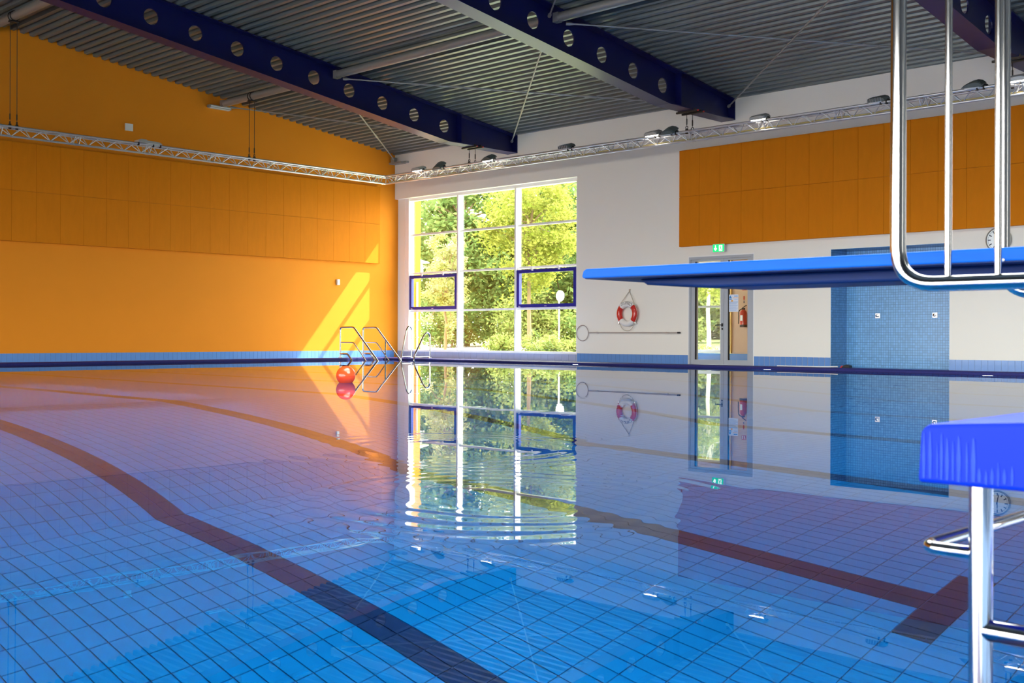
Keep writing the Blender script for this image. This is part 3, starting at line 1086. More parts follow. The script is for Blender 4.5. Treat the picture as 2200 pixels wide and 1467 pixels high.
# floodlights on the truss
def floodlight(label, x, lit, style, tilt=0.30, flip=1):
    """style 0: shallow box head, 1: domed head"""
    o = Vector((x, -1.62, 4.835))
    root = thing('floodlight', label, 'lamp', o, 'floodlights on the truss')
    L_, W_ = 0.34, 0.24
    R_ = Matrix.Translation(o) @ Matrix.Rotation(tilt, 4, 'X')
    if style == 0:
        sec = [(-0.17, 0.0), (-0.165, 0.055), (-0.13, 0.075), (0.09, 0.085), (0.15, 0.06), (0.17, 0.02), (0.17, 0.0)]
    else:
        sec = [(-0.20, 0.01), (-0.14, 0.055), (-0.05, 0.090), (0.04, 0.100), (0.11, 0.080), (0.16, 0.03), (0.15, 0.0)]
    hb = MB()
    rows_ = []
    for wv, sc in ((-0.5, 0.80), (-0.36, 1.0), (0.36, 1.0), (0.5, 0.80)):
        rows_.append([(flip * px * (0.96 if sc < 1 else 1), wv * W_, pz * sc) for (px, pz) in sec])
    n = len(sec)
    vsx = [p for r_ in rows_ for p in r_]
    fsx = []
    for i in range(3):
        for k in range(n):
            l = (k + 1) % n
            fsx.append((i * n + k, i * n + l, (i + 1) * n + l, (i + 1) * n + k))
    fsx += [tuple(range(n)), tuple(range(3 * n, 4 * n))[::-1]]
    hb.add([R_ @ Vector(p) for p in vsx], fsx)
    part('housing', hb, ['lamp' if style else ('lamp' if lit == 0 else 'lamp_light')], root)
    gb = MB().box(-0.145, 0.10, -W_ * 0.42, W_ * 0.42, -0.016, 0.004)
    gb.v = [tuple(R_ @ Vector((flip * p[0], p[1], p[2]))) for p in gb.v]
    part('glass', gb, ['lamp_on' if lit else 'lamp_off'], root, label='glowing lamp glass' if lit else None)
    br = MB().tube([(x + flip * 0.14, -1.62, 4.84), (x + flip * 0.19, -1.62, 4.835), (x + flip * 0.21, -1.615, 4.815)], 0.020, 8)
    part('bracket', br, ['black'], root, smooth=True)
    for dx in (0.04, 0.15):
        part('clamp', MB().box(x + flip * dx - 0.013, x + flip * dx + 0.013, -1.64, -1.60, 4.76, 4.835), ['black'], root)
    if style == 0 and lit == 0:
        for k in range(6):
            part('guard_wire', MB().tube([R_ @ Vector((-0.15 + k * 0.05, -W_ * 0.5, 0.0)), R_ @ Vector((-0.15 + k * 0.05, -W_ * 0.52, 0.07))], 0.004, 5), ['satin'], root)
    return root


floodlight('lit floodlight nearest the wall corner', 2.87, 1, 0)
floodlight('dark domed floodlight tilted up, second from the corner', 3.66, 0, 1, tilt=0.75)
floodlight('lit floodlight right of the chains below the first beam', 5.42, 1, 1, tilt=0.42)
floodlight('unlit green-grey floodlight above the window edge', 7.88, 0, 0)
floodlight('lit floodlight left of the middle beam chains', 10.30, 1, 0)
floodlight('dark domed floodlight directly left of the middle beam chains', 10.72, 0, 1, tilt=0.55)
floodlight('lit floodlight right of the middle beam foot', 12.86, 1, 0)
floodlight('unlit floodlight with a wire guard beside the thick railing tube', 15.30, 0, 0)
floodlight('dark floodlight between the two thin railing bars', 17.02, 0, 1, tilt=0.35)
floodlight('lit floodlight at the right picture edge', 17.72, 1, 0)
t = thing('floodlight', 'silver floodlight lying on the truss along the orange wall', 'lamp', (1.47, -8.33, 4.83), 'floodlights on the truss')
part('housing', MB().prism([(-8.62, 4.825), (-8.62, 4.875), (-8.56, 4.895), (-8.44, 4.895), (-8.40, 4.875), (-8.20, 4.875), (-8.10, 4.86), (-8.05, 4.825)], 1.40, 1.60, 'X'),
     ['lamp_light'], t)
part('glass', MB().box(1.42, 1.58, -8.40, -8.10, 4.815, 4.825), ['lamp_off'], t)
for yy in (-8.60, -8.25, -8.08):
    part('clamp', MB().box(1.49, 1.54, yy, yy + 0.03, 4.76, 4.825), ['black'], t)

# ================================================================== things on the orange wall
solo('wall_box', MB().box(0.0, 0.035, -8.13, -7.94, 5.335, 5.50).box(0.035, 0.040, -8.105, -7.965, 5.36, 5.475), ['plastic'],
     'square white box high on the orange wall', 'wall box', (0.0, -8.035, 5.42), bevel=0.004)
solo('wall_sensor', MB().box(0.0, 0.06, -2.045, -1.970, 1.972, 2.123).box(0.06, 0.066, -2.03, -1.985, 2.0, 2.06), ['plastic'],
     'small white box on the orange wall beside the sun patch', 'sensor', (0.0, -2.0, 2.05), bevel=0.006)
t = thing('emergency_lamp', 'grey batten lamp under the roof tube on the orange wall', 'lamp', (0.1, -5.68, 6.22))
part('housing', MB().box(0.0, 0.13, -5.99, -5.38, 6.180, 6.245), ['galv'], t, bevel=0.006)
part('cover', MB().box(0.02, 0.11, -5.96, -5.41, 6.165, 6.180).box(0.13, 0.136, -5.96, -5.41, 6.195, 6.225), ['lamp_off'], t)

# ================================================================== things on the white wall
t = thing('exit_sign', 'green emergency exit sign with white arrow over the door', 'sign', (10.92, -0.06, 2.52))
part('housing', MB().box(10.770, 11.068, -0.125, -0.105, 2.425, 2.600).box(10.80, 11.04, -0.105, -0.03, 2.44, 2.585), ['plastic'], t)
part('wall_arm', MB().box(10.83, 11.05, -0.03, 0.0, 2.45, 2.57), ['satin'], t)
f = part('face', MB().box(10.778, 11.060, -0.129, -0.125, 2.433, 2.592), ['green'], t)
part('arrow', MB().prism([(10.833, 2.578), (10.857, 2.578), (10.857, 2.505), (10.880, 2.522), (10.880, 2.492), (10.845, 2.455), (10.810, 2.492), (10.810, 2.522), (10.833, 2.505)],
                         -0.131, -0.129, 'Y'), ['signwhite'], f)
part('doorway', MB().box(10.935, 11.020, -0.131, -0.129, 2.450, 2.576), ['signwhite'], f)
man = MB()
man.lathe([(0.001, -0.003), (0.011, -0.003), (0.011, 0.0)], (10.972, -0.130, 2.558), 'Y', 12)
for a, b, w in (((10.974, 2.545), (10.985, 2.505), 0.009), ((10.985, 2.505), (11.008, 2.462), 0.007), ((10.985, 2.505), (10.962, 2.490), 0.007),
                ((10.962, 2.490), (10.945, 2.464), 0.006), ((10.974, 2.540), (11.000, 2.530), 0.005), ((10.974, 2.540), (10.950, 2.520), 0.005)):
    dx_, dz_ = b[0] - a[0], b[1] - a[1]
    l_ = math.hypot(dx_, dz_)
    nx, nz = -dz_ / l_ * w, dx_ / l_ * w
    man.prism([(a[0] + nx, a[1] + nz), (a[0] - nx, a[1] - nz), (b[0] - nx, b[1] - nz), (b[0] + nx, b[1] + nz)], -0.133, -0.131, 'Y')
part('running_figure', man, ['green'], f)

# life ring
RC = Vector((8.405, -0.085, 1.128))
t = thing('life_ring', 'red and white life ring with rope on the white wall', 'life ring', RC)
R0, r0 = 0.228, 0.068
pi = math.pi
for (a, b, m_, nm) in ((-0.72, 0.78, 'red', 'red_segment'), (0.78, pi - 0.78, 'ringwhite', 'white_segment'),
                       (pi - 0.78, pi + 0.72, 'red', 'red_segment'), (pi + 0.72, 2 * pi - 0.72, 'ringwhite', 'white_segment')):
    part(nm, MB().torus(RC, R0, r0, 'Y', a, b, n=18, seg=16), [m_], t, smooth=True)
word = 'NEANDERBAD'
let = MB()
for i, ch in enumerate(word):
    ang = pi / 2 + 0.62 - 1.24 * i / (len(word) - 1)
    gv, gf = glyphs(ch, 0.092)
    rot = ang - pi / 2
    rad = R0 + 0.020
    vs2 = []
    for p in gv:
        qx = p.x * math.cos(rot) - p.y * math.sin(rot)
        qz = p.x * math.sin(rot) + p.y * math.cos(rot)
        xx = RC.x + rad * math.cos(ang) + qx
        zz = RC.z + rad * math.sin(ang) + qz
        rr = math.hypot(xx - RC.x, zz - RC.z) - R0
        yy = RC.y - math.sqrt(max(0.0, (r0 + 0.0015) ** 2 - rr * rr))
        vs2.append((xx, yy, zz))
    let.add(vs2, gf)
part('lettering', let, ['ink'], t, label='dark capital letters round the top')
rp_ = MB()
rp_.tube(bend([(8.22, -0.10, 1.365), (8.415, -0.02, 1.655), (8.62, -0.10, 1.36)], 0.02), 0.009, 6)
arc = [(8.405 + 0.20 * math.cos(a), -0.09, 0.92 + 0.185 * math.sin(a)) for a in [pi + pi * k / 16 for k in range(17)]]
rp_.tube(arc, 0.009, 6)
rp_.tube([(8.405 + 0.302 * math.cos(a), -0.10, 1.128 + 0.302 * math.sin(a)) for a in [-0.75 + 1.6 * k / 12 for k in range(13)]], 0.007, 6)
part('rope', rp_, ['rope'], t, smooth=True)
part('hook', MB().tube([(8.415, 0.0, 1.66), (8.415, -0.05, 1.66), (8.415, -0.05, 1.685)], 0.010, 8).box(8.39, 8.44, -0.012, 0.0, 1.62, 1.70), ['satin'], t)
for xx in (8.16, 8.64):
    part('wall_hook', MB().tube(bend([(xx, 0.0, 0.90), (xx, -0.09, 0.89), (xx, -0.09, 0.94)], 0.02), 0.010, 8), ['satin'], t, smooth=True)

t = thing('rescue_pole', 'long thin rescue pole with a wire hoop, fixed level on the wall', 'rescue pole', (8.4, -0.05, 0.695))
part('shaft', MB().tube([(7.215, -0.05, 0.692), (9.80, -0.05, 0.692)], 0.013, 8), ['pole'], t, smooth=True)
part('hoop', MB().torus((7.02, -0.05, 0.683), 0.185, 0.010, 'Y', n=36, seg=6), ['pole'], t, smooth=True)
part('grip', MB().tube([(9.80, -0.05, 0.692), (9.87, -0.05, 0.692)], 0.019, 8), ['black'], t, smooth=True)
for xx in (7.45, 9.5):
    part('bracket', MB().box(xx, xx + 0.03, -0.055, 0.0, 0.670, 0.715), ['satin'], t)

# clock
CC = Vector((16.815, -0.045, 2.362))
t = thing('wall_clock', 'round white wall clock half hidden behind the diving board', 'clock', CC)
part('case', MB().lathe([(0.21, 0.045), (0.226, 0.03), (0.226, -0.010), (0.205, -0.022), (0.200, -0.005)], CC, 'Y', 48), ['galv'], t, smooth=True)
part('face', MB().lathe([(0.001, -0.008), (0.202, -0.008), (0.202, 0.0)], CC, 'Y', 48), ['clockface'], t)
for k in range(60):
    a = 2 * pi * k / 60
    big = k % 5 == 0
    r1, r2, w = (0.130, 0.186, 0.009) if big else (0.172, 0.186, 0.003)
    ca, sa = math.cos(a), math.sin(a)
    tk = MB().prism([(CC.x + r1 * ca - w * sa, CC.z + r1 * sa + w * ca), (CC.x + r1 * ca + w * sa, CC.z + r1 * sa - w * ca),
                     (CC.x + r2 * ca + w * sa, CC.z + r2 * sa - w * ca), (CC.x + r2 * ca - w * sa, CC.z + r2 * sa + w * ca)], CC.y - 0.0105, CC.y - 0.008, 'Y')
    part('hour_mark' if big else 'minute_mark', tk, ['ink'], t)
part('hour_hand', MB().box(CC.x - 0.008, CC.x + 0.008, CC.y - 0.014, CC.y - 0.011, CC.z - 0.03, CC.z + 0.11), ['ink'], t)
part('minute_hand', MB().prism([(CC.x - 0.02, CC.z + 0.025), (CC.x + 0.0, CC.z + 0.03), (CC.x + 0.035, CC.z - 0.16), (CC.x + 0.022, CC.z - 0.163)], CC.y - 0.018, CC.y - 0.015, 'Y'), ['ink'], t)

# shower plates
for k, (xx, lab) in enumerate(((14.187, 'left small steel shower push plate in the blue niche'), (15.357, 'right small steel shower push plate in the blue niche'))):
    t = thing('shower_plate', lab, 'shower plate', (xx, SD, 1.035), 'shower plates in the niche')
    part('plate', MB().box(xx - 0.05, xx + 0.05, SD - 0.012, SD, 0.985, 1.085), ['satin'], t, bevel=0.003)
    part('button', MB().lathe([(0.02, -0.04), (0.028, -0.035), (0.028, 0.0)], (xx, SD - 0.012, 1.035), 'Y', 16), ['steel'], t, smooth=True)
t = thing('niche_item', 'small black item with a red end in the niche corner', 'small item', (13.70, 0.28, DECK))
part('body', MB().prism([(13.62, DECK), (13.80, DECK), (13.79, 0.040), (13.72, 0.055), (13.66, 0.040)], 0.22, 0.34, 'Y'), ['black'], t, bevel=0.006)
part('red_end', MB().prism([(13.58, DECK), (13.62, DECK), (13.655, 0.038), (13.62, 0.03)], 0.22, 0.34, 'Y'), ['red'], t)
solo('white_stick', MB().tube([(13.40, -1.86, 0.060), (14.30, -1.86, 0.060), (14.55, -1.86, 0.066), (14.65, -1.86, 0.070)], 0.009, 8), ['plastic'],
     'thin white stick lying on the pool rim before the niche', 'stick', (14.0, -1.86, 0.056), smooth=True)

# notice on the right door leaf
t = thing('door_notice', 'white printed notice taped inside the right door pane', 'notice', (11.205, 0.022, 1.33))
part('sheet', MB().box(11.083, 11.328, 0.020, 0.023, 1.140, 1.512), ['paper'], t)
pr = MB().prism([(11.10, 1.435), (11.165, 1.435), (11.145, 1.470), (11.130, 1.492), (11.112, 1.470)], 0.018, 0.020, 'Y')
pr.box(11.10, 11.165, 0.018, 0.020, 1.405, 1.422).box(11.225, 11.315, 0.018, 0.020, 1.470, 1.485).box(11.100, 11.320, 0.018, 0.020, 1.345, 1.355)
part('print', pr, ['print_blue'], t)
part('print', MB().prism([(11.15, 1.362), (11.195, 1.362), (11.190, 1.385), (11.172, 1.402), (11.155, 1.385)], 0.017, 0.0195, 'Y')
     .box(11.20, 11.315, 0.018, 0.020, 1.438, 1.446), ['print_orange'], t)
pl = MB()
for k, z in enumerate((1.41, 1.325, 1.305, 1.283, 1.262, 1.240, 1.218, 1.196, 1.172)):
    pl.box(11.23 if k == 0 else 11.100, 11.315 - 0.02 * (k % 3), 0.018, 0.020, z - 0.005, z + 0.004)
part('print', pl, ['print_pale'], t)

# ================================================================== passage behind the door
mb = MB()
VY = 2.2
mb.box(7.2, 7.3, YF, VY, -0.3, 2.75)
mb.box(12.6, 12.7, YF, VY, -0.3, 2.75)
mb.box(9.72, 12.7, VY, VY + 0.2, -0.3, 2.75)
mb.box(7.2, 9.46, VY, VY + 0.2, 2.42, 2.75)
structure('wall_passage', mb, ['peach'], 'peach wall of the passage behind the glass door', 'wall')
structure('trim_3', MB().box(9.46, 9.60, VY - 0.03, VY + 0.2, 0.215, 2.75).box(9.60, 9.625, VY - 0.02, VY + 0.2, 0.215, 2.75)
          .box(9.625, 9.76, VY - 0.06, VY + 0.2, 0.215, 2.75), ['yellow'], 'yellow post seen through the right door pane', 'post')
structure('ceiling_passage', MB().box(7.2, 12.7, YF, VY + 0.2, 2.75, 2.9), ['white'], 'white ceiling of the passage behind the door', 'ceiling')
structure('floor_passage', MB().box(7.2, 12.7, YF, VY + 0.2, -0.3, DECK), ['deck'], 'blue floor of the passage behind the door', 'floor')
structure('baseboard_passage', MB().box(7.3, 12.6, VY - 0.012, VY + 0.2, DECK, 0.205), ['base_tile'], 'blue skirting in the passage behind the door', 'baseboard')
w2 = thing('window_2', 'passage window with a pale frame seen through the left door pane', 'window', (8.4, VY, 0.2), kind='structure')
part('frame', MB().box(7.3, 9.46, VY + 0.02, VY + 0.14, 0.215, 0.29).box(7.3, 9.46, VY + 0.02, VY + 0.14, 2.36, 2.42)
     .box(9.40, 9.46, VY + 0.02, VY + 0.14, 0.29, 2.36).box(7.3, 7.40, VY + 0.02, VY + 0.14, 0.29, 2.36), ['wframe'], w2)
part('transom', MB().box(7.40, 9.40, VY + 0.02, VY + 0.14, 1.305, 1.355), ['door'], w2)
for (z0, z1) in ((0.29, 1.305), (1.355, 2.36)):
    part('pane', MB().box(7.40, 9.40, VY + 0.07, VY + 0.078, z0, z1), ['glass'], w2)

EC = Vector((10.135, VY - 0.11, 0.86))
t = thing('fire_extinguisher', 'red fire extinguisher hanging on the peach passage wall', 'fire extinguisher', EC)
part('cylinder', MB().lathe([(0.06, 0.0), (0.082, 0.02), (0.082, 0.30), (0.070, 0.345), (0.035, 0.375), (0.025, 0.385)], EC, 'Z', 24), ['red'], t, smooth=True)
part('base_ring', MB().lathe([(0.075, -0.03), (0.086, -0.03), (0.086, 0.03), (0.080, 0.03)], EC, 'Z', 24), ['black'], t, smooth=True)
part('valve', MB().box(EC.x - 0.03, EC.x + 0.03, EC.y - 0.025, EC.y + 0.025, EC.z + 0.38, EC.z + 0.42)
     .prism([(EC.x - 0.02, EC.z + 0.42), (EC.x + 0.08, EC.z + 0.475), (EC.x + 0.08, EC.z + 0.49), (EC.x - 0.03, EC.z + 0.43)], EC.y - 0.012, EC.y + 0.012, 'Y'), ['black'], t)
part('hose', MB().tube(bend([(EC.x - 0.03, EC.y - 0.02, EC.z + 0.40), (EC.x - 0.10, EC.y - 0.04, EC.z + 0.36), (EC.x - 0.105, EC.y - 0.04, EC.z + 0.05)], 0.05), 0.012, 8), ['black'], t, smooth=True)
part('label_plate', MB().box(EC.x - 0.03, EC.x + 0.03, EC.y - 0.086, EC.y - 0.082, EC.z + 0.12, EC.z + 0.25), ['ringwhite'], t)
part('wall_bracket', MB().box(EC.x - 0.02, EC.x + 0.02, EC.y + 0.08, VY, EC.z + 0.25, EC.z + 0.30), ['satin'], t)
t = thing('extinguisher_sign', 'small square red sign high on the passage wall', 'sign', (10.08, VY, 1.75))
part('plate', MB().box(10.03, 10.15, VY - 0.006, VY, 1.70, 1.82), ['red'], t)
part('pictogram', MB().box(10.045, 10.07, VY - 0.008, VY - 0.006, 1.715, 1.79).prism([(10.09, 1.72), (10.11, 1.72), (10.135, 1.80), (10.115, 1.80)], VY - 0.008, VY - 0.006, 'Y'), ['ringwhite'], t)
t = thing('wall_switch', 'narrow red switch strip above the extinguisher', 'switch', (10.09, VY, 1.5))
part('plate', MB().box(10.07, 10.10, VY - 0.01, VY, 1.475, 1.565), ['red'], t)
part('button', MB().box(10.073, 10.097, VY - 0.012, VY, 1.40, 1.425).box(10.073, 10.097, VY - 0.012, VY, 1.435, 1.455), ['ink'], t)

# ================================================================== rails at the pool corner
def stair_rail(label, yk, post2):
    t_ = thing('stair_rail', label, 'handrail', (1.93, yk, 0.05), 'stepped handrails at the pool stairs')
    part('top_rail', MB().tube(bend([(1.905, yk, -0.06), (1.905, yk, 0.812), (2.44, yk, 0.815), (3.39, yk, -0.010), (3.46, yk, -0.07)], 0.07), 0.021, 10), ['steel'], t_, smooth=True)
    part('middle_rail', MB().tube(bend([(1.905, yk, 0.437), (2.44, yk, 0.435), (2.93, yk, 0.0), (3.0, yk, -0.06)], 0.05), 0.014, 8), ['steel'], t_, smooth=True)
    part('lower_rail', MB().tube(bend([(1.905, yk, 0.148), (2.20, yk, 0.150), (2.385, yk, -0.006), (2.44, yk, -0.06)], 0.04), 0.022, 8), ['steel'], t_, smooth=True)
    if post2:
        part('post', MB().tube([(2.795, yk, 0.50), (2.795, yk, -0.44)], 0.017, 8), ['steel'], t_, smooth=True)
    part('foot_flange', MB().lathe([(0.045, 0.0), (0.045, 0.012), (0.025, 0.02)], (1.905, yk, RZ), 'Z', 16), ['steel'], t_, smooth=True)


stair_rail('left stepped steel handrail of the pool stairs, behind the red ball', -3.36, False)
stair_rail('right stepped steel handrail of the pool stairs with a middle post', -2.64, True)


def ladder_rail(label, x, pts, bar):
    t_ = thing('ladder_rail', label, 'handrail', (x, PY1 + 0.1, RZ), 'looped ladder handrails at the corner')
    part('loop', MB().tube(bend([(x, p[0], p[1]) for p in pts], 0.13, 8), 0.021, 10), ['steel'], t_, smooth=True)
    part('cross_bar', MB().tube([(x, bar[0], bar[2]), (x, bar[1], bar[2])], 0.014, 8), ['steel'], t_, smooth=True)
    part('foot_flange', MB().lathe([(0.045, 0.0), (0.045, 0.012), (0.025, 0.02)], (x, pts[-1][0], RZ - 0.002), 'Z', 16), ['steel'], t_, smooth=True)


ladder_rail('taller looped ladder handrail at the window corner', 3.02, [(-2.32, -0.40), (-2.315, 0.08), (-2.14, 0.77), (-2.06, 0.86), (-1.975, 0.80), (-1.975, RZ)], (-2.31, -1.98, 0.078))
ladder_rail('shorter looped ladder handrail standing right of the taller one', 3.70, [(-2.49, -0.40), (-2.485, 0.10), (-2.17, 0.62), (-2.05, 0.705), (-1.965, 0.62), (-1.965, RZ)], (-2.48, -1.97, 0.085))

# lamps under water in the far pool wall
for xx, zz, lab in ((8.60, -0.26, 'round underwater lamp below the rim near the window edge'), (13.35, -0.26, 'round underwater lamp below the rim beside the door'),
                    (17.45, -0.45, 'round underwater lamp below the rim at the right')):
    t = thing('underwater_lamp', lab, 'lamp', (xx, PY1, zz), 'underwater lamps in the far pool wall')
    part('bezel', MB().lathe([(0.085, -0.012), (0.105, -0.008), (0.105, 0.0)], (xx, PY1, zz), 'Y', 28), ['satin'], t, smooth=True)
    part('lens', MB().lathe([(0.001, -0.022), (0.05, -0.020), (0.085, -0.013), (0.085, -0.010)], (xx, PY1, zz), 'Y', 28), ['lens'], t, smooth=True, label='glowing white lens')

# red float
t = thing('ball_float', 'red plastic ball floating before the pool stairs', 'float', (13.10, -11.816, 0.0))
bc = Vector((13.10, -11.816, 0.092))
prf = [(0.124 * math.sin(a), -0.124 * math.cos(a)) for a in [0.05 + (pi - 0.1) * k / 20 for k in range(21)]]
part('ball', MB().lathe(prf, bc, 'Z', 36), ['redball'], t, smooth=True)
part('seam', MB().torus((bc.x, bc.y, bc.z), 0.1245, 0.0025, 'Z', n=40, seg=6), ['redball'], t, smooth=True)

# ================================================================== diving board with railings
t = thing('diving_board', 'long blue diving board reaching in from the right', 'diving board', (23.6, -18.03, 0.72))
bw0, bw1 = -18.21, -17.86
sec = [(22.535, 0.772), (22.528, 0.778), (22.533, 0.795), (22.545, 0.801), (25.9, 0.803), (25.9, 0.767)]
bd = MB().prism(sec, bw0, bw1, 'Y')
part('plank', bd, ['board'], t, bevel=0.006)
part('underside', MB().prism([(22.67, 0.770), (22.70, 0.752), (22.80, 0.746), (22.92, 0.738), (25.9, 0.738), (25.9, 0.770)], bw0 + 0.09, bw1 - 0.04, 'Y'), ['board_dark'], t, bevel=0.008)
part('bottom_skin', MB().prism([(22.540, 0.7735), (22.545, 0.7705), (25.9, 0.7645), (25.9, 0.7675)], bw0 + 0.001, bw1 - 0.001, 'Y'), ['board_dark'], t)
part('bolt_cap', MB().lathe([(0.001, -0.004), (0.004, -0.003), (0.0045, 0.0)], (23.76, bw0, 0.7735), 'Y', 12), ['satin'], t)
part('stand', MB().box(24.75, 24.95, bw0 + 0.05, bw1 - 0.05, DECK, 0.74).box(24.5, 25.6, bw0 - 0.02, bw1 + 0.02, DECK, 0.02), ['block'], t, bevel=0.01)


def board_rail(label, yk, bars):
    t_ = thing('board_railing', label, 'railing', (24.4, yk, DECK), 'steel railings beside the diving board')
    part('frame_tube', MB().tube(bend([(25.6, yk, 1.80), (23.605, yk, 1.80), (23.605, yk, 0.716), (25.6, yk, 0.716)], 0.085, 12), 0.0170, 20), ['steel'], t_, smooth=True)
    for x in bars:
        part('bar', MB().tube([(x, yk, 0.716), (x, yk, 1.80)], 0.0076, 14), ['steel'], t_, smooth=True)
    part('foot', MB().tube([(25.5, yk, 0.72), (25.5, yk, DECK)], 0.017, 14), ['steel'], t_, smooth=True)


board_rail('polished steel tube railing in front of the diving board', -18.40, (23.717, 23.822, 23.927, 24.03, 24.14, 24.25, 24.36))
board_rail('polished steel tube railing behind the diving board', -17.80, (23.717, 23.822, 23.927, 24.03, 24.14, 24.25, 24.36))

# ================================================================== starting block
t = thing('starting_block', 'bright blue starting block on steel legs at the right edge', 'starting block', (24.3, -19.0, DECK))
sec = [(24.036, 0.398), (24.040, 0.470), (24.050, 0.480), (24.10, 0.484), (24.62, 0.520), (24.62, 0.398)]
platform = part('platform', MB().prism(sec, -19.25, -18.72, 'Y'), ['block'], t, bevel=0.006)
rng = random.Random(11)
st = MB()  # narrow paler streaks on the near side of the platform
for k, (xx, z1, w) in enumerate(((24.046, 0.468, 0.0022), (24.055, 0.470, 0.0024), (24.065, 0.455, 0.0013), (24.071, 0.468, 0.0020), (24.079, 0.462, 0.0026),
                                 (24.087, 0.458, 0.0016), (24.095, 0.466, 0.0028), (24.106, 0.458, 0.0018), (24.115, 0.464, 0.0032),
                                 (24.123, 0.424, 0.0026), (24.132, 0.422, 0.0018), (24.140, 0.426, 0.0022), (24.148, 0.434, 0.0014), (24.156, 0.426, 0.0022), (24.166, 0.430, 0.0018))):
    z0 = 0.403 + rng.uniform(0, 0.004)
    st.prism([(xx - w * 0.3, z1), (xx + w * 0.3, z1), (xx + w, (z0 + z1) / 2), (xx + w * 0.7, z0), (xx - w * 0.7, z0), (xx - w, (z0 + z1) / 2)], -19.2512, -19.249, 'Y')
part('pale_streaks', st, ['block_streak'], platform, label='paler streaks on the blue side')
part('cap_screw', MB().lathe([(0.001, 0.004), (0.006, 0.003), (0.008, 0.0)], (24.172, -19.17, 0.4893), 'Z', 14), ['plastic'], platform)
for (xx, yy) in ((24.105, -19.2), (24.105, -18.78), (24.55, -19.2), (24.55, -18.78)):
    leg = part('leg', MB().tube([(xx, yy, DECK), (xx, yy, 0.40)], 0.0160, 20), ['steel'], t, smooth=True)
    part('foot_plate', MB().lathe([(0.045, 0.0), (0.045, 0.008), (0.02, 0.012)], (xx, yy, DECK), 'Z', 18), ['steel'], leg, smooth=True)
for yy in (-19.2, -18.78):
    part('side_bar', MB().tube([(24.105, yy, 0.196), (24.55, yy, 0.196)], 0.0150, 16), ['steel'], t, smooth=True)
part('grip_bar', MB().tube(bend([(24.105, -19.2, 0.300), (24.022, -19.2, 0.300), (24.022, -18.78, 0.300), (24.105, -18.78, 0.300)], 0.035, 8), 0.0095, 14), ['steel'], t, smooth=True)

# ================================================================== outdoors
def gz(y_):
    return -0.10 + 0.024 * max(0.0, y_ - 0.4)


mb = MB()
ysx = [0.36, 9.2, 12.8, 60.0]
mb.add([(x, y_, gz(y_)) for y_ in ysx for x in (-70, 60)], [(0, 1, 3, 2), (2, 3, 5, 4), (4, 5, 7, 6)])
mb.m = [0, 1, 0]
structure('ground', mb, ['grass', 'path'], 'rough meadow with a pale path outside the window', 'ground')
structure('ground_apron', MB().box(-70, 70, -60, YB - 0.31, -0.5, -0.2).box(XR + 0.31, 80, YB, 0.3, -0.5, -0.2), ['path'], 'pale paving outside the unseen glass walls', 'ground')
t = thing('downpipe', 'grey downpipe on the outer orange wall end, left edge of the window', 'pipe', (0.05, 0.86, -0.1))
part('pipe', MB().tube([(0.045, 0.80, -0.1), (0.045, 0.80, 2.15)], 0.035, 12), ['galv'], t, smooth=True)
for z in (0.55, 1.05):
    part('clip', MB().box(0.0, 0.09, 0.76, 0.84, z, z + 0.02), ['satin'], t)


def leaves(mbx, rng_, centres, n, spread, size, droop=0.3):
    for k in range(n):
        c = rng_.choice(centres)
        p = Vector((rng_.gauss(0, 1), rng_.gauss(0, 1), rng_.gauss(0, 0.75))) * (spread * c[3]) + Vector(c[:3])
        s = size * rng_.uniform(0.6, 1.3)
        u = Vector((rng_.gauss(0, 1), rng_.gauss(0, 1), rng_.gauss(0, 0.6))).normalized()
        w = u.cross(Vector((rng_.gauss(0, 1), rng_.gauss(0, 1), rng_.gauss(0, 1)))).normalized()
        o = len(mbx.v)
        mbx.v += [tuple(p - u * s), tuple(p + w * s * 0.45), tuple(p + u * s), tuple(p - w * s * 0.45)]
        mbx.f.append((o, o + 1, o + 2, o + 3))
        mbx.m.append(0)


def tree(label, x, y_, h, crown_z, rx, rz, n, lsize, leafm, barkm='bark', trunk=0.09, seed=1, clumps=60, spread=0.13, cat='tree', group='trees outside the window', name='tree'):
    r_ = random.Random(seed)
    z0 = gz(y_)
    t_ = thing(name, label, cat, (x, y_, z0), group)
    cz = crown_z
    tr = MB()
    top_z = min(h, cz + rz * 0.5)
    pts_ = [(x + r_.uniform(-1, 1) * 0.02 * k, y_ + r_.uniform(-1, 1) * 0.02 * k, z0 - 0.1 + (top_z - z0) * k / 6) for k in range(7)]
    tr.tube(pts_, [trunk * (1 - 0.11 * k) for k in range(7)], 10)
    cents = []
    for k in range(clumps):
        while True:
            d = Vector((r_.uniform(-1, 1), r_.uniform(-1, 1), r_.uniform(-1, 1)))
            if 0.25 < d.length < 1:
                break
        c = (x + d.x * rx, y_ + d.y * rx, cz + d.z * rz, r_.uniform(0.7, 1.25))
        cents.append(c)
        if k % 4 == 0:
            b0 = pts_[3 + k % 3]
            tr.tube([b0, ((b0[0] + c[0]) / 2, (b0[1] + c[1]) / 2, (b0[2] + c[2]) / 2 + 0.1), c[:3]], [trunk * 0.4, trunk * 0.22, 0.01], 6)
    part('trunk', tr, [barkm], t_, smooth=True)
    lf = MB()
    leaves(lf, r_, cents, n, rx * spread, lsize)
    part('foliage', lf, [leafm], t_, kind='stuff')


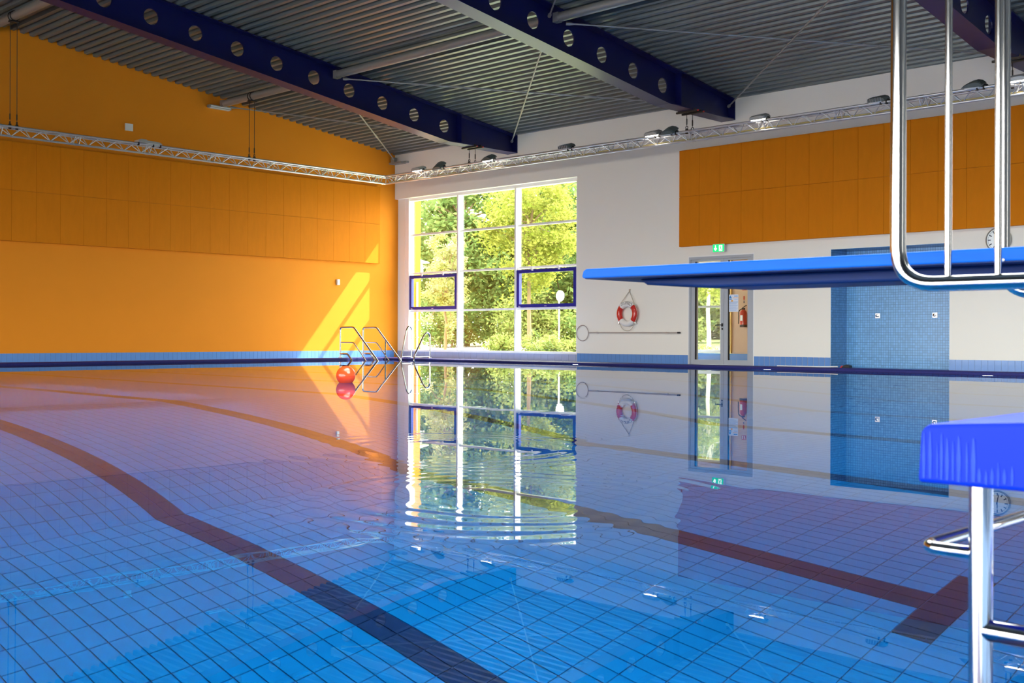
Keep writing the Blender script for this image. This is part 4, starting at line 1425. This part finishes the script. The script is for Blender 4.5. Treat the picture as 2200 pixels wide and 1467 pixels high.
tree('sunlit yellow-green tree with a bare trunk in the right window column', -2.75, 8.5, 6.5, 4.45, 1.62, 2.30, 14000, 0.075, 'leaf_main', trunk=0.085, seed=3, clumps=120)
tree('pale bushy tree beside the lamp post at the left window edge', -4.75, 6.3, 4.4, 2.55, 0.85, 2.0, 6000, 0.06, 'leaf_pale', trunk=0.06, seed=5, clumps=60)
tree('dense dark green tree behind the left window column', -9.9, 12.2, 9.5, 4.6, 2.5, 4.2, 16000, 0.14, 'leaf_back', trunk=0.14, seed=7, clumps=110)
tree('feathery green tree behind the middle window column', -6.6, 13.8, 9.0, 4.4, 2.4, 4.0, 16000, 0.14, 'leaf_back', trunk=0.13, seed=8, clumps=110)
tree('far green tree between the sunlit tree and the road sign', -4.2, 18.0, 8.0, 2.6, 2.2, 2.5, 12000, 0.15, 'leaf_back', trunk=0.13, seed=9, clumps=90)
tree('low far green tree at the right window edge', -0.4, 21.5, 6.0, 2.6, 2.7, 2.2, 11000, 0.16, 'leaf_shrub', trunk=0.12, seed=10, clumps=80)
tree('far green tree filling the left window corner', -14.5, 15.0, 9.0, 4.4, 2.8, 4.0, 9000, 0.12, 'leaf_back', trunk=0.14, seed=11, clumps=90)
tree('slim pale trunked tree seen through the door on the left', 4.07, 9.6, 6.0, 3.4, 1.3, 1.9, 5000, 0.07, 'leaf_main', barkm='birch', trunk=0.075, seed=12, clumps=45)
tree('slim tree seen through the door right of the pale trunk', 3.0, 12.2, 6.0, 3.4, 1.4, 1.8, 5000, 0.08, 'leaf_shrub', trunk=0.06, seed=13, clumps=45)
tree('dark green tree far behind the door window', 2.2, 19.0, 8.0, 3.2, 3.2, 3.2, 12000, 0.16, 'leaf_back', trunk=0.15, seed=14, clumps=90)

tree('broad far tree closing the view behind the left window column', -17.0, 24.0, 9.0, 3.2, 4.2, 3.4, 12000, 0.20, 'leaf_back', trunk=0.16, seed=15, clumps=110, spread=0.16)
tree('broad far tree closing the view behind the middle window column', -10.5, 25.5, 9.0, 3.2, 4.2, 3.4, 12000, 0.20, 'leaf_back', trunk=0.16, seed=16, clumps=110, spread=0.16)
tree('broad far tree closing the view behind the right window column', -4.5, 27.5, 9.0, 2.6, 4.0, 2.6, 12000, 0.20, 'leaf_shrub', trunk=0.16, seed=17, clumps=110, spread=0.16)
tree('broad far tree closing the view behind the door', 3.5, 27.0, 9.0, 3.0, 4.6, 3.2, 12000, 0.20, 'leaf_shrub', trunk=0.16, seed=18, clumps=110, spread=0.16)


def shrub(label, x, y_, rx, h, n, leafm, seed, size=0.06):
    r_ = random.Random(seed)
    z0 = gz(y_)
    t_ = thing('shrub', label, 'shrub', (x, y_, z0), 'shrubs outside the window')
    st_ = MB()
    cents = []
    for k in range(26):
        a = r_.uniform(0, 2 * pi)
        q = math.sqrt(r_.random()) * rx
        hh = h * (1 - 0.45 * (q / rx) ** 2) * r_.uniform(0.55, 1.0)
        tip = (x + math.cos(a) * q, y_ + math.sin(a) * q, z0 + hh)
        st_.tube([(x + math.cos(a) * q * 0.4, y_ + math.sin(a) * q * 0.4, z0 - 0.05), tip], [0.012, 0.004], 5)
        for f_ in (0.35, 0.65, 1.0):
            cents.append((x + math.cos(a) * q * (0.4 + 0.6 * f_), y_ + math.sin(a) * q * (0.4 + 0.6 * f_), z0 + hh * f_, 1.0))
    part('stems', st_, ['bark'], t_)
    lf = MB()
    leaves(lf, r_, cents, n, rx * 0.17, size)
    part('foliage', lf, [leafm], t_, kind='stuff')


shrub('low leafy shrub below the middle window column, left of centre', 0.10, 4.2, 0.55, 0.62, 1500, 'leaf_shrub', 21)
shrub('low leafy shrub below the middle window column, right of centre', 0.95, 5.0, 0.60, 0.66, 1600, 'leaf_shrub', 22)
shrub('low leafy shrub in front of the bare trunk', 1.9, 4.4, 0.60, 0.60, 1600, 'leaf_shrub', 23)
shrub('low leafy shrub at the right bottom corner of the window', 2.9, 4.6, 0.60, 0.62, 1600, 'leaf_shrub', 24)
shrub('round green shrub behind the road sign', -0.9, 14.6, 1.2, 1.3, 2600, 'leaf_shrub', 25, 0.09)
shrub('tall green shrub behind the left vent window', -9.2, 10.6, 1.6, 2.4, 3800, 'leaf_back', 26, 0.09)
shrub('tall green shrub behind the middle column', -5.6, 11.6, 1.5, 2.2, 3800, 'leaf_shrub', 27, 0.09)
shrub('broad green shrub behind the bare trunk', -3.6, 13.4, 1.5, 1.9, 3600, 'leaf_back', 28, 0.09)
shrub('pinkish green shrub seen low through the door', 4.6, 13.2, 1.3, 1.2, 2600, 'leaf_shrub', 29, 0.08)
shrub('tufted plant on the path edge seen through the door', 6.2, 6.4, 0.45, 0.30, 700, 'leaf_shrub', 30, 0.05)

t = thing('lamp_post', 'white park lamp with a flat hat before the pale tree', 'lamp post', (-3.98, 4.42, gz(4.4)))
part('pole', MB().tube([(-3.98, 4.42, gz(4.4)), (-3.98, 4.42, 2.55)], 0.022, 10), ['galv'], t, smooth=True)
part('lantern', MB().lathe([(0.07, 2.55), (0.13, 2.72), (0.13, 2.98), (0.09, 3.02)], (-3.98, 4.42, 0), 'Z', 20), ['ringwhite'], t, smooth=True)
part('hat', MB().lathe([(0.10, 3.02), (0.34, 3.04), (0.34, 3.07), (0.08, 3.15), (0.01, 3.17)], (-3.98, 4.42, 0), 'Z', 24), ['plastic'], t, smooth=True)
t = thing('road_sign', 'back of a round road sign on a thin post outside', 'road sign', (-3.22, 10.61, gz(10.6)))
part('post', MB().tube([(-3.22, 10.61, gz(10.6)), (-3.22, 10.61, 2.30)], 0.035, 10), ['satin'], t, smooth=True)
part('disc', MB().lathe([(0.001, 0.0), (0.205, 0.0), (0.205, 0.012), (0.001, 0.012)], (-3.22, 10.66, 2.10), 'Y', 32), ['plastic'], t)
part('clamp', MB().box(-3.36, -3.08, 10.63, 10.66, 2.08, 2.11), ['satin'], t)
